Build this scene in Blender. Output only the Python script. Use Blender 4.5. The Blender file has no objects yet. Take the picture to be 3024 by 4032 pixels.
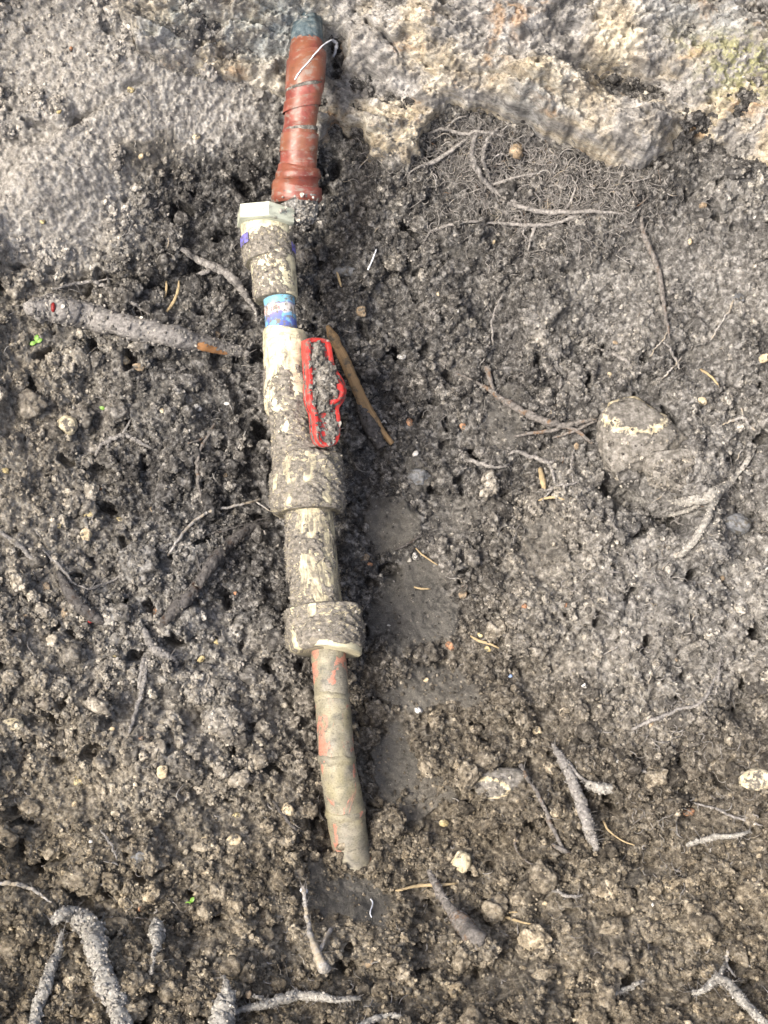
import bpy, math, random
import numpy as np
from mathutils import Vector, Matrix

random.seed(7)
RNG = np.random.default_rng(7)
scene = bpy.context.scene
COL = scene.collection

# ------------------------------------------------------------------ camera
PITCH = math.radians(68.0)
DIST = 0.95
TANV = 0.32 / 0.95                      # half height of the picture / distance
FPX = 2016.0 / TANV                     # focal length in photograph pixels (3024 x 4032)
FW = np.array([0.0, math.cos(PITCH), -math.sin(PITCH)])
UP = np.array([0.0, math.sin(PITCH), math.cos(PITCH)])
CAM = -DIST * FW
cam_data = bpy.data.cameras.new('camera')
cam = bpy.data.objects.new('camera', cam_data)
COL.objects.link(cam)
cam.location = CAM.tolist()
cam.rotation_euler = (math.pi / 2 - PITCH, 0, 0)
cam_data.sensor_fit = 'VERTICAL'
cam_data.sensor_height = 36.0
cam_data.lens = 18.0 / TANV
cam_data.clip_start = 0.01
cam_data.clip_end = 500
scene.camera = cam

# ------------------------------------------------------------------ light
SUN_EL, SUN_AZ = math.radians(55), math.radians(-122)    # azimuth from +y, positive to +x
world = bpy.data.worlds.new('World')
scene.world = world
world.use_nodes = True
wn = world.node_tree
wn.nodes.clear()
wo = wn.nodes.new('ShaderNodeOutputWorld')
wb = wn.nodes.new('ShaderNodeBackground')
ws = wn.nodes.new('ShaderNodeTexSky')
ws.sky_type = 'NISHITA'
ws.sun_disc = False
ws.sun_elevation = SUN_EL
ws.sun_rotation = SUN_AZ
ws.air_density = 1.0
ws.dust_density = 6.5
wb.inputs['Strength'].default_value = 0.10
wn.links.new(ws.outputs['Color'], wb.inputs['Color'])
wn.links.new(wb.outputs['Background'], wo.inputs['Surface'])
sun_data = bpy.data.lights.new('sun', 'SUN')
sun_data.energy = 1.5
sun_data.angle = math.radians(22)
sun_data.color = (1.0, 0.94, 0.85)
sun = bpy.data.objects.new('sun', sun_data)
COL.objects.link(sun)
sd = Vector((math.sin(SUN_AZ) * math.cos(SUN_EL), math.cos(SUN_AZ) * math.cos(SUN_EL), math.sin(SUN_EL)))
sun.rotation_euler = sd.to_track_quat('Z', 'Y').to_euler()
vs = scene.view_settings
vs.view_transform = 'Standard'
vs.look = 'None'
vs.gamma = 1.0
vs.exposure = 1.86
vs.use_curve_mapping = False
scene.cycles.use_denoising = True
scene.cycles.max_bounces = 5
scene.cycles.diffuse_bounces = 3

# ------------------------------------------------------------------ pixel geometry
K = 3024.0 / 1659.0                     # the photograph was studied at 1659 x 2212


def PX(x, y, z):
    """Photograph pixel (3024 scale) at world height z -> world point(s)."""
    x, y, z = np.broadcast_arrays(np.asarray(x, float), np.asarray(y, float), np.asarray(z, float))
    nx, ny = (x - 1512) / FPX, (2016 - y) / FPX
    ray = np.stack([nx, FW[1] + ny * UP[1], FW[2] + ny * UP[2]], -1)
    t = (z - CAM[2]) / ray[..., 2]
    return CAM + ray * t[..., None]


def depth(p):
    return (np.asarray(p) - CAM) @ FW


DN = -FW                                # towards the camera from the centre of the pit


# ------------------------------------------------------------------ numpy noise
_LAT = np.random.default_rng(11).random((8, 256, 256))


def vnoise(x, y, s=0):
    L = _LAT[s % 8]
    x = np.asarray(x, float) + 37.1 * s
    y = np.asarray(y, float) + 91.7 * s
    xi, yi = np.floor(x).astype(int), np.floor(y).astype(int)
    fx, fy = x - xi, y - yi
    fx, fy = fx * fx * fx * (fx * (fx * 6 - 15) + 10), fy * fy * fy * (fy * (fy * 6 - 15) + 10)
    a, b = L[xi & 255, yi & 255], L[(xi + 1) & 255, yi & 255]
    c, d = L[xi & 255, (yi + 1) & 255], L[(xi + 1) & 255, (yi + 1) & 255]
    return (a * (1 - fx) + b * fx) * (1 - fy) + (c * (1 - fx) + d * fx) * fy


def fbm(x, y, s=0, octv=4, gain=0.5, ridge=False):
    v, a, n = 0.0, 1.0, 0.0
    for k in range(octv):
        q = vnoise(x * 2 ** k, y * 2 ** k, s + k)
        if ridge:
            q = 1 - abs(2 * q - 1)
        v = v + a * q
        n += a
        a *= gain
    return v / n


def fbm3(p, s=0, octv=3):
    """Cheap 3-D noise: the mean of three planar slices."""
    return (fbm(p[:, 0] + 7.3 * p[:, 2] * .6, p[:, 1], s, octv) + fbm(p[:, 1] + 3.1, p[:, 2] + p[:, 0] * .6, s + 2, octv)
            + fbm(p[:, 2] + 5.7, p[:, 0] - p[:, 1] * .6, s + 4, octv)) / 3


def smooth(a, b, v):
    t = np.clip((v - a) / (b - a), 0, 1)
    return t * t * (3 - 2 * t)


def blur(a, n, times=2):
    """Box blur by cumulative sums."""
    for _ in range(times):
        for ax in (0, 1):
            p = np.concatenate([np.repeat(a.take([0], ax), n + 1, ax), a, np.repeat(a.take([-1], ax), n, ax)], ax)
            c = np.cumsum(p, ax)
            m = a.shape[ax]
            w = 2 * n + 1
            a = (c.take(np.arange(w, w + m), ax) - c.take(np.arange(0, m), ax)) / w
    return a


# ------------------------------------------------------------------ object helpers
def link(o, parent=None):
    COL.objects.link(o)
    if parent is not None:
        o.parent = parent
        if parent.type == 'EMPTY':
            o.matrix_parent_inverse = Matrix.Translation(-parent.location)
    return o


def tag(o, label=None, cat=None, group=None, kind=None):
    if label:
        o['label'] = label
    if cat:
        o['category'] = cat
    if group:
        o['group'] = group
    if kind:
        o['kind'] = kind
    return o


def mesh_np(name, V, F, mat=None, smooth_=True, uv=None):
    """V (n,3), F (m,4) or (m,3) arrays -> mesh."""
    V = np.ascontiguousarray(V, dtype=np.float32)
    F = np.ascontiguousarray(F, dtype=np.int32)
    me = bpy.data.meshes.new(name)
    n, k = F.shape
    me.vertices.add(len(V))
    me.vertices.foreach_set('co', V.ravel())
    me.loops.add(n * k)
    me.loops.foreach_set('vertex_index', F.ravel())
    me.polygons.add(n)
    me.polygons.foreach_set('loop_start', np.arange(0, n * k, k, dtype=np.int32))
    me.polygons.foreach_set('use_smooth', np.full(n, smooth_, dtype=bool))
    if uv is not None:
        l = me.uv_layers.new(name='UVMap')
        l.data.foreach_set('uv', np.ascontiguousarray(uv, dtype=np.float32)[F.ravel()].ravel())
    me.update(calc_edges=True)
    me.validate()
    if mat is not None:
        me.materials.append(mat)
    return me


def obj(name, me, parent=None):
    return link(bpy.data.objects.new(name, me), parent)


def empty(name, loc=(0, 0, 0)):
    o = bpy.data.objects.new(name, None)
    o.empty_display_size = 0.01
    o.location = loc
    return link(o)


def attr(me, name, a):
    at = me.attributes.new(name, 'FLOAT', 'POINT')
    at.data.foreach_set('value', np.ascontiguousarray(a, dtype=np.float32).ravel())


# ------------------------------------------------------------------ materials
class NT:
    def __init__(self, name):
        self.m = bpy.data.materials.new(name)
        self.m.use_nodes = True
        self.t = self.m.node_tree
        self.t.nodes.clear()
        self.out = self.n('ShaderNodeOutputMaterial')
        self.b = self.n('ShaderNodeBsdfPrincipled')
        self.l(self.b.outputs[0], self.out.inputs['Surface'])

    def n(self, t):
        return self.t.nodes.new(t)

    def l(self, a, b):
        self.t.links.new(a, b)

    def put(self, sock, v):
        if isinstance(v, bpy.types.NodeSocket):
            self.l(v, sock)
        elif v is not None:
            if isinstance(v, (tuple, list)) and len(v) == 3 and sock.type == 'RGBA':
                v = (*v, 1)
            sock.default_value = v

    def pos(self):
        return self.n('ShaderNodeNewGeometry').outputs['Position']

    def obj(self):
        return self.n('ShaderNodeTexCoord').outputs['Object']

    def uv(self):
        return self.n('ShaderNodeTexCoord').outputs['UV']

    def mapping(self, vec, scale=(1, 1, 1), loc=(0, 0, 0)):
        k = self.n('ShaderNodeMapping')
        self.l(vec, k.inputs['Vector'])
        k.inputs['Scale'].default_value = scale
        k.inputs['Location'].default_value = loc
        return k.outputs[0]

    def noise(self, vec, scale, detail=4, rough=0.6, dist=0.0):
        k = self.n('ShaderNodeTexNoise')
        self.l(vec, k.inputs['Vector'])
        k.inputs['Scale'].default_value = scale
        k.inputs['Detail'].default_value = detail
        k.inputs['Roughness'].default_value = rough
        k.inputs['Distortion'].default_value = dist
        return k.outputs['Fac']

    def voronoi(self, vec, scale, out='Distance', feature='F1'):
        k = self.n('ShaderNodeTexVoronoi')
        k.feature = feature
        self.l(vec, k.inputs['Vector'])
        k.inputs['Scale'].default_value = scale
        return k.outputs[out]

    def ramp(self, fac, stops, interp='LINEAR'):
        k = self.n('ShaderNodeValToRGB')
        self.put(k.inputs[0], fac)
        cr = k.color_ramp
        cr.interpolation = interp
        while len(cr.elements) < len(stops):
            cr.elements.new(0.5)
        for e, (p, c) in zip(cr.elements, stops):
            e.position = p
            e.color = (*c, 1) if isinstance(c, (tuple, list)) else (c, c, c, 1)
        return k.outputs[0]

    def mix(self, fac, a, b, mode='MIX'):
        k = self.n('ShaderNodeMix')
        k.data_type = 'RGBA'
        k.blend_type = mode
        self.put(k.inputs[0], fac)
        self.put(k.inputs[6], a)
        self.put(k.inputs[7], b)
        return k.outputs[2]

    def math(self, op, a, b=None, clamp=False):
        k = self.n('ShaderNodeMath')
        k.operation = op
        k.use_clamp = clamp
        self.put(k.inputs[0], a)
        if b is not None:
            self.put(k.inputs[1], b)
        return k.outputs[0]

    def attr(self, name, kind='GEOMETRY'):
        k = self.n('ShaderNodeAttribute')
        k.attribute_type = kind
        k.attribute_name = name
        return k.outputs['Fac']

    def bump(self, h, strength=0.5, dist=0.001, normal=None):
        k = self.n('ShaderNodeBump')
        k.inputs['Strength'].default_value = strength
        k.inputs['Distance'].default_value = dist
        self.put(k.inputs['Height'], h)
        if normal is not None:
            self.l(normal, k.inputs['Normal'])
        return k.outputs[0]

    def done(self, color, rough=0.8, normal=None, spec=0.3, metal=0.0, sheen=None):
        self.put(self.b.inputs['Base Color'], color)
        self.put(self.b.inputs['Roughness'], rough)
        self.put(self.b.inputs['Specular IOR Level'], spec)
        self.put(self.b.inputs['Metallic'], metal)
        if normal is not None:
            self.l(normal, self.b.inputs['Normal'])
        return self.m


def soil_material(name, kind, fixed=None):
    """kind: where the attributes dry / brown / clay come from."""
    n = NT(name)
    p = n.pos()
    if fixed is None:
        dry, brown, clay = (n.attr(a, kind) for a in ('dry', 'brown', 'clay'))
    else:
        dry, brown, clay = fixed
    big = n.noise(p, 32, 5, .66)
    mid = n.noise(p, 260, 4, .65)
    fine = n.noise(p, 1500, 3, .7)
    dfac = n.math('ADD', dry, n.math('MULTIPLY', n.math('SUBTRACT', big, .53), 2.0), True)
    dark = n.ramp(mid, [(.32, (.012, .0115, .011)), (.5, (.054, .052, .0495)), (.66, (.22, .214, .204))])
    grey = n.ramp(mid, [(.30, (.075, .070, .062)), (.5, (.225, .218, .203)), (.68, (.44, .43, .405))])
    brn = n.mix(dfac, n.ramp(mid, [(.30, (.026, .020, .013)), (.5, (.10, .082, .055)), (.68, (.25, .215, .155))]), n.ramp(mid, [(.30, (.07, .058, .042)), (.5, (.225, .195, .145)), (.68, (.43, .39, .31))]))
    c = n.mix(dfac, dark, grey)
    bfac = n.math('ADD', brown, n.math('MULTIPLY', n.math('SUBTRACT', big, .5), .5), True)
    c = n.mix(bfac, c, brn)
    pale = n.math('MULTIPLY', n.math('SUBTRACT', dry, 1.0) if fixed is None else 0.0, 1.7, True)
    c = n.mix(pale, c, n.ramp(mid, [(.30, (.13, .122, .11)), (.5, (.30, .285, .26)), (.68, (.47, .455, .425))]))
    c = n.mix(clay, c, n.ramp(n.math('ADD', n.math('MULTIPLY', big, .6), n.math('MULTIPLY', mid, .4)), [(.35, (.04, .038, .033)), (.65, (.11, .104, .092))]))
    c = n.mix(n.math('MULTIPLY', n.math('SUBTRACT', fine, .5), 1.6, True), c, (.33, .31, .28))
    # sand grains and tiny pale grit
    g = n.voronoi(p, 620)
    gm = n.math('MULTIPLY', n.ramp(g, [(.10, 1.0), (.17, 0.0)]), n.ramp(n.noise(p, 330, 1), [(.56, 0.0), (.62, 1.0)]))
    c = n.mix(gm, c, n.mix(n.noise(p, 200, 1), (.30, .24, .17), (.50, .48, .44)))
    if kind == 'INSTANCER':
        oi = n.n('ShaderNodeObjectInfo').outputs['Random']
        c = n.mix(1.0, c, n.ramp(oi, [(0, (.42, .42, .43)), (.45, (.95, .94, .93)), (.85, (1.45, 1.43, 1.39)), (1, (2.0, 1.94, 1.8))]), 'MULTIPLY')
    rough = n.mix(clay, (.86, .86, .86), n.ramp(mid, [(.3, .42), (.7, .62)]))
    h = n.math('ADD', n.noise(p, 900, 4, .7), n.math('MULTIPLY', n.noise(p, 2600, 2, .7), .5))
    return n.done(c, rough, n.bump(h, .9, .0011), .25)


M_SOIL = soil_material('soil', 'GEOMETRY')
M_CRUMB = soil_material('soil_crumb', 'INSTANCER')
M_CLOD = soil_material('soil_clod', 'GEOMETRY', (.35, .2, .0))
M_MUD = soil_material('caked_mud', 'GEOMETRY', (.62, .25, .12))


M_MUDFILM = None


def rock_material():
    n = NT('foundation_rock')
    p = n.pos()
    st = n.mapping(p, (1.0, 1.5, 1.0))
    big = n.noise(st, 14, 5, .62, .8)
    mid = n.noise(st, 60, 6, .68, .6)
    fine = n.noise(p, 420, 5, .72)
    dirt = n.attr('dirt')
    pale = n.ramp(mid, [(.30, (.13, .105, .075)), (.48, (.42, .36, .26)), (.66, (.66, .61, .49))])
    grey = n.ramp(mid, [(.30, (.075, .073, .07)), (.5, (.25, .24, .225)), (.68, (.48, .465, .44))])
    c = n.mix(n.ramp(big, [(.44, 0.0), (.62, 1.0)]), grey, pale)
    rust = n.ramp(n.noise(p, 34, 4, .6, .5), [(.60, 0.0), (.70, 1.0)])
    c = n.mix(n.math('MULTIPLY', rust, .65), c, (.34, .21, .105))
    blue = n.math('MULTIPLY', n.attr('blue'), n.ramp(mid, [(.35, .2), (.6, 1.0)]))
    c = n.mix(blue, c, n.ramp(fine, [(.3, (.10, .125, .135)), (.7, (.36, .40, .40))]))
    lich = n.math('MULTIPLY', n.attr('lichen'), n.ramp(n.noise(p, 150, 4, .7), [(.45, 0.0), (.55, 1.0)]))
    c = n.mix(n.math('MULTIPLY', lich, .75), c, (.30, .30, .13))
    c = n.mix(n.ramp(fine, [(.30, .75), (.5, 0.0)]), c, (.035, .032, .03))
    c = n.mix(n.ramp(fine, [(.60, 0.0), (.76, .6)]), c, (.62, .59, .52))
    dm = n.math('ADD', dirt, n.math('MULTIPLY', n.math('SUBTRACT', n.noise(p, 42, 7, .78), .5), 3.2))
    dm = n.ramp(dm, [(.42, 0.0), (.58, 1.0)])
    soil = n.ramp(n.noise(p, 300, 4, .7), [(.3, (.04, .038, .035)), (.5, (.155, .148, .135)), (.70, (.36, .345, .32))])
    c = n.mix(dm, c, soil)
    h = n.math('ADD', n.noise(p, 380, 5, .75), n.math('MULTIPLY', fine, .6))
    return n.done(c, .85, n.bump(h, .8, .0012), .25)


M_ROCK = rock_material()


def simple(name, stops, scale=300, rough=.75, bump=.4, bdist=.0004, coord='obj', spec=.3, metal=0.0, stretch=(1, 1, 1)):
    n = NT(name)
    v = n.obj() if coord == 'obj' else n.pos() if coord == 'pos' else n.uv()
    v = n.mapping(v, stretch)
    f = n.noise(v, scale, 5, .65)
    return n.done(n.ramp(f, stops), rough, n.bump(n.noise(v, scale * 3, 3, .7), bump, bdist), spec, metal)


def pebble_material(name, stops):
    n = NT(name)
    p = n.pos()
    f = n.noise(p, 330, 5, .7)
    c = n.ramp(f, stops)
    m = n.ramp(n.noise(p, 260, 5, .75), [(.50, 0.0), (.57, 1.0)])
    c = n.mix(m, c, n.ramp(f, [(.3, (.03, .028, .025)), (.7, (.13, .12, .10))]))
    return n.done(c, .8, n.bump(n.noise(p, 900, 4, .75), .6, .0008), .25)


M_PEB = {k: pebble_material(k + '_stone', v) for k, v in {
    'cream': [(.3, (.24, .18, .10)), (.5, (.46, .38, .25)), (.72, (.62, .54, .40))],
    'tan': [(.3, (.11, .08, .05)), (.5, (.25, .19, .125)), (.72, (.42, .34, .24))],
    'orange': [(.3, (.18, .085, .045)), (.5, (.34, .18, .10)), (.72, (.46, .30, .19))],
    'white': [(.3, (.30, .29, .27)), (.5, (.50, .49, .46)), (.72, (.68, .67, .64))],
    'yellow': [(.3, (.20, .15, .06)), (.5, (.40, .33, .17)), (.72, (.56, .49, .31))]}.items()}


def root_material(name, dust, wood, dusty):
    n = NT(name)
    p = n.pos()
    d = n.ramp(n.noise(p, 500, 5, .7), [(.28, tuple(x * .35 for x in dust)), (.5, dust), (.74, tuple(min(.7, x * 1.9) for x in dust))])
    w = n.ramp(n.noise(n.uv(), 40, 4, .6), [(.3, tuple(x * .55 for x in wood)), (.7, wood)])
    m = n.ramp(n.noise(p, 130, 4, .7), [(dusty - .06, 1.0), (dusty + .06, 0.0)])
    c = n.mix(m, w, d)
    return n.done(c, .85, n.bump(n.noise(p, 1300, 4, .75), .7, .0006), .2)


M_ROOT = {
    'dusty': root_material('dusty_root', (.19, .18, .168), (.16, .10, .06), .80),
    'dark': root_material('dark_root', (.075, .07, .066), (.05, .032, .022), .62),
    'brown': root_material('brown_root', (.13, .12, .11), (.17, .105, .06), .60),
    'tan': root_material('tan_root', (.10, .085, .065), (.36, .24, .125), .42),
    'pale': root_material('pale_root', (.26, .25, .235), (.38, .33, .25), .55),
    'crust': root_material('crusted_root', (.25, .24, .215), (.2, .16, .12), .95),
    'peel': root_material('peeled_wood', (.30, .20, .12), (.52, .27, .12), .22),
    'straw': root_material('straw', (.22, .17, .105), (.46, .36, .21), .40),
}

# ------------------------------------------------------------------ ground surface
CTRL = np.array([  # x, y (1659 scale), height in metres
    (0, 0, .150), (250, 0, .155), (480, 0, .145), (700, 0, .118), (850, 30, .125), (1200, 0, .135), (1659, 0, .150),
    (0, 200, .115), (250, 180, .120), (450, 160, .100), (640, 170, .080), (700, 170, .072), (860, 170, .095), (1200, 170, .100), (1659, 200, .110),
    (0, 400, .085), (200, 400, .082), (350, 300, .085), (400, 480, .045), (560, 330, .060), (600, 450, .03), (680, 400, .030), (720, 500, .02), (900, 450, .03),
    (1100, 350, .050), (1350, 450, .055), (1659, 400, .08),
    (0, 700, .06), (300, 700, .03), (500, 800, .012), (900, 800, .0), (1300, 700, .03), (1659, 700, .06),
    (0, 1100, .045), (300, 1100, .02), (550, 1100, .004), (800, 1100, -.004), (1100, 1100, .005), (1400, 1000, .03), (1659, 1100, .05),
    (0, 1500, .04), (300, 1500, .025), (600, 1500, .012), (850, 1450, -.008), (1050, 1500, .01), (1400, 1400, .03), (1659, 1500, .045),
    (0, 1900, .05), (400, 1900, .04), (600, 1800, .02), (760, 1890, .006), (900, 1780, -.002), (1200, 1800, .02), (1659, 1800, .05),
    (0, 2212, .09), (400, 2212, .085), (800, 2160, .058), (1200, 2160, .058), (1659, 2212, .09),
    (-400, -400, .32), (830, -500, .34), (2050, -400, .32), (-400, 1100, .13), (2050, 1100, .13), (-400, 2700, .2), (830, 2800, .18), (2050, 2700, .2)])


def _tps(r2):
    return r2 * np.log(r2 + 1e-9) * .5


_c = CTRL[:, :2] / 1000.0
_A = _tps(((_c[:, None] - _c[None]) ** 2).sum(-1)) + np.eye(len(_c)) * .006
_P = np.c_[np.ones(len(_c)), _c]
_S = np.linalg.solve(np.block([[_A, _P], [_P.T, np.zeros((3, 3))]]), np.r_[CTRL[:, 2], 0, 0, 0])


def macro_z(x, y):
    """Base height of the pit at photograph pixel (3024 scale)."""
    x, y = np.asarray(x, float) / K / 1000, np.asarray(y, float) / K / 1000
    out = _S[-3] + _S[-2] * x + _S[-1] * y
    for k in range(len(_c)):
        out = out + _S[k] * _tps((x - _c[k, 0]) ** 2 + (y - _c[k, 1]) ** 2)
    return out


STEP = 4.3


def axis(lo, hi, margin):
    core = np.arange(lo - 430, hi + 431, STEP)
    add, s, v = [], STEP, 0.0
    while v < margin:
        s = min(s * 1.12, 40)
        v += s
        add.append(v)
    add = np.array(add)
    return np.r_[(core[0] - add)[::-1], core, core[-1] + add], len(add)


GX, MX = axis(0, 3024, 560)
GY, MY = axis(0, 4032, 560)
NXG, NYG = len(GX), len(GY)
PXX, PYY = np.meshgrid(GX, GY)
U, W = PXX / K, PYY / K                 # 1659-scale coordinates of every vertex


def blob(x, y, rx, ry=None, p=1.0):
    ry = ry or rx
    return np.exp(-(((U - x) / rx) ** 2 + ((W - y) / ry) ** 2) ** p)


BASE = macro_z(PXX, PYY)
H = np.zeros_like(BASE)                 # displacement towards the camera, metres
WARP = (fbm(U / 60, W / 60, 1, 4, .6) - .5) * 70
MPP = 0.000159                          # metres per photograph pixel

# smooth trowelled / wet clay patches
CLAY = np.zeros_like(H)
for x, y, rx, ry, s in [(900, 1310, 95, 95, 1), (835, 1125, 62, 60, 1), (930, 1490, 105, 42, .85), (850, 1640, 46, 85, 1), (910, 1720, 70, 50, .75),
                        (770, 1930, 70, 42, 1), (690, 1920, 40, 50, .8), (1100, 900, 40, 70, .7), (1010, 1120, 70, 40, .5), (905, 1030, 30, 28, .8),
                        (1010, 560, 60, 25, .6), (570, 330, 40, 30, .5), (330, 330, 60, 40, .5), (340, 860, 50, 30, .5), (1330, 1900, 60, 20, .5), (1180, 1160, 50, 60, .5)]:
    e = ((U + WARP - x) / rx) ** 2 + ((W + WARP[::-1] - y) / ry) ** 2
    CLAY = np.maximum(CLAY, s * smooth(1.35, .75, e))
# compact, fine-crumbed banks
FINE = np.zeros_like(H)
for x, y, rx, ry, s in [(110, 400, 150, 140, .85), (300, 210, 200, 110, .75), (450, 300, 120, 70, .6), (1450, 620, 260, 130, .6), (1400, 1350, 260, 160, .45),
                        (150, 1700, 160, 80, .4), (1400, 480, 260, 60, .5), (90, 100, 140, 110, .5), (40, 1050, 110, 110, .5)]:
    FINE = np.maximum(FINE, s * smooth(1.4, .5, ((U + WARP - x) / rx) ** 2 + ((W - WARP - y) / ry) ** 2))
PACK = np.zeros_like(H)
for x, y, rx, ry, s in [(115, 400, 125, 115, 1), (330, 215, 180, 80, .9), (120, 120, 130, 90, .45), (500, 250, 90, 60, .6), (1480, 560, 140, 60, .35), (120, 1730, 90, 50, .5), (1260, 700, 60, 40, .4)]:
    PACK = np.maximum(PACK, s * smooth(1.4, .6, ((U + WARP - x) / rx) ** 2 + ((W - WARP - y) / ry) ** 2))
CALM = np.clip(CLAY * .9 + FINE * .7 + PACK * .8, 0, 1)

# named hollows (negative) and lumps (positive), metres
for x, y, rx, ry, a in [(1405, 1082, 74, 28, -.030), (1456, 1120, 44, 36, -.032), (1340, 1056, 44, 24, -.022), (75, 1885, 26, 18, -.022), (165, 610, 40, 30, -.016),
                        (545, 1045, 20, 34, -.016), (470, 800, 60, 40, -.010), (170, 820, 30, 24, -.010), (80, 1545, 30, 20, -.012), (330, 620, 60, 26, -.012),
                        (255, 1120, 30, 20, -.010), (600, 1680, 30, 60, -.010), (1150, 1790, 50, 34, -.012), (640, 1560, 36, 60, -.008), (780, 1440, 40, 60, -.008),
                        (800, 990, 30, 40, -.008), (820, 1190, 40, 40, -.008), (460, 370, 60, 26, -.010), (700, 620, 40, 60, -.006), (250, 610, 60, 18, -.012),
                        (1500, 760, 40, 20, -.010), (1490, 800, 30, 30, -.006), (50, 300, 50, 16, -.010), (370, 470, 14, 40, -.012), (740, 2090, 22, 16, -.018),
                        (1045, 2000, 60, 24, -.012), (1380, 1880, 60, 20, -.010), (540, 880, 24, 34, -.010), (560, 960, 20, 40, -.010), (210, 1010, 40, 30, -.008),
                        (830, 1785, 40, 46, .004), (760, 1885, 60, 14, .006), (1240, 1760, 60, 60, .010), (1080, 1520, 70, 40, .012), (1130, 1380, 80, 50, .010), (1320, 1180, 90, 60, .008),
                        (1000, 1040, 70, 30, .008), (800, 2025, 110, 34, .016), (1010, 2040, 60, 46, .018), (690, 2060, 40, 40, .012), (1300, 2060, 130, 60, .008),
                        (480, 2130, 70, 44, .016), (250, 2100, 60, 60, .010), (110, 400, 90, 90, .010), (300, 1230, 50, 40, .010), (450, 1490, 70, 44, .010),
                        (370, 520, 34, 30, .010), (180, 1530, 80, 50, .008), (330, 1600, 80, 50, .008), (1530, 1150, 50, 60, .010), (1500, 1010, 60, 50, .010),
                        (1480, 1330, 90, 70, .008), (990, 1660, 60, 40, .008), (930, 1640, 30, 20, .005), (620, 600, 40, 40, .004), (1250, 530, 70, 40, .010)]:
    H += a * np.exp(-(((U + WARP * .6 - x) / rx) ** 2 + ((W + WARP * .6 - y) / ry) ** 2) ** 1.5)
H += (fbm(U / 110, W / 110, 3, 4) - .5) * .042 * (1 - .6 * CALM) * (1 - .85 * smooth(330, 170, W))
# bench edge and cracks in the left bank
bench = np.interp(U[0], [0, 20, 60, 110, 180, 230, 300, 420], [470, 380, 320, 285, 250, 205, 175, 150])
dY = W - bench[None, :] + WARP * .35
H += np.where(U < 330, -.010 * np.exp(-(dY / 9.0) ** 2) + .010 * smooth(-4, 30, dY) * smooth(240, 60, dY) * smooth(400, 150, U), 0)

# clods, from large to small: every clod sits on what lies under its centre
inv = lambda arr, v: np.interp(v, arr, np.arange(len(arr)))
_rng = np.random.default_rng(5)


def stamp(xs, ys, rs, flat, calm_min, sink):
    ci, cj = np.rint(inv(GX, xs * K)).astype(int), np.rint(inv(GY, ys * K)).astype(int)
    th, el, ph = _rng.random(len(xs)) * 6.28, .65 + .5 * _rng.random(len(xs)), _rng.random((len(xs), 4)) * 6.28
    tx, ty = (_rng.random(len(xs)) - .5) * .7, (_rng.random(len(xs)) - .5) * .7
    am = .1 + .2 * _rng.random((len(xs), 3))
    pl = np.c_[.5 + .4 * _rng.random(len(xs)), (_rng.random((len(xs), 2)) - .5) * 1.8, .55 + .4 * _rng.random(len(xs)), (_rng.random((len(xs), 2)) - .5) * 2.4]
    for k in range(len(xs)):
        r = rs[k] * K / STEP                       # radius in cells
        n = int(r * 1.5) + 1
        i, j = ci[k], cj[k]
        if i < n or j < n or i >= NXG - n or j >= NYG - n:
            continue
        q = 1 - CALM[j, i]
        if q < calm_min * _rng.random() * 1.6:
            continue
        yy, xx = np.mgrid[-n:n + 1, -n:n + 1] / r
        c, s = math.cos(th[k]), math.sin(th[k])
        a, b = (xx * c + yy * s), (-xx * s + yy * c) / el[k]
        ang = np.arctan2(b, a)
        rad = 1 + am[k, 0] * np.sin(2 * ang + ph[k, 0]) + am[k, 1] * np.sin(3 * ang + ph[k, 1]) + am[k, 2] * .7 * np.sin(5 * ang + ph[k, 2])
        d2 = (a * a + b * b) / (rad * rad)
        hh = np.sqrt(np.clip(1 - d2, 0, 1)) ** .8 * (1 + tx[k] * xx + ty[k] * yy)
        hh = np.minimum(hh, pl[k, 0] + pl[k, 1] * xx + pl[k, 2] * yy)
        hh = np.minimum(hh, pl[k, 3] + pl[k, 4] * xx + pl[k, 5] * yy) - sink
        sl = (slice(j - n, j + n + 1), slice(i - n, i + n + 1))
        R = rs[k] * K * MPP * flat
        cur = H[sl]
        H[sl] = np.where(d2 < 1, np.maximum(cur, H[j, i] * .7 + cur * .3 + hh * R), cur)


def area(n):
    return _rng.random(n) * 2180 - 260, _rng.random(n) * 2740 - 260


for n, r0, r1, flat, cm, sink in [(130, 44, 86, .62, .9, .34), (400, 24, 56, .95, .9, .30), (2350, 11, 26, 1.05, .9, .20), (10600, 5, 11.5, 1.1, .8, .15), (35000, 2.3, 5.2, 1.15, .55, .10)]:
    if r1 == 11.5:                     # gaps between the clods
        xs, ys = area(890)
        for x, y, rr in zip(xs, ys, 8 + 24 * _rng.random(890) ** 2.2):
            i, j = int(round(float(inv(GX, x * K)))), int(round(float(inv(GY, y * K))))
            m = int(rr * 1.4 * K / STEP)
            if i < m or j < m or i >= NXG - m or j >= NYG - m or CALM[j, i] > .35:
                continue
            sl = (slice(j - m, j + m + 1), slice(i - m, i + m + 1))
            wx, wy = U[sl] - x + WARP[sl] * .5 - WARP[j, i] * .5, W[sl] - y + WARP[sl] * .35 - WARP[j, i] * .35
            a = _rng.random() * 3.14
            d2 = ((wx * math.cos(a) + wy * math.sin(a)) / rr) ** 2 + ((-wx * math.sin(a) + wy * math.cos(a)) / (rr * .55)) ** 2
            H[sl] -= rr * K * MPP * 1.9 * smooth(1, .35, d2)
    xs, ys = area(n)
    rs = r0 * (r1 / r0) ** (_rng.random(n) ** 1.5)
    stamp(xs, ys, rs, flat, cm, sink)
SMOOTHED = blur(H, 9)
soft = blur(H, 4, 1)
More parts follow.
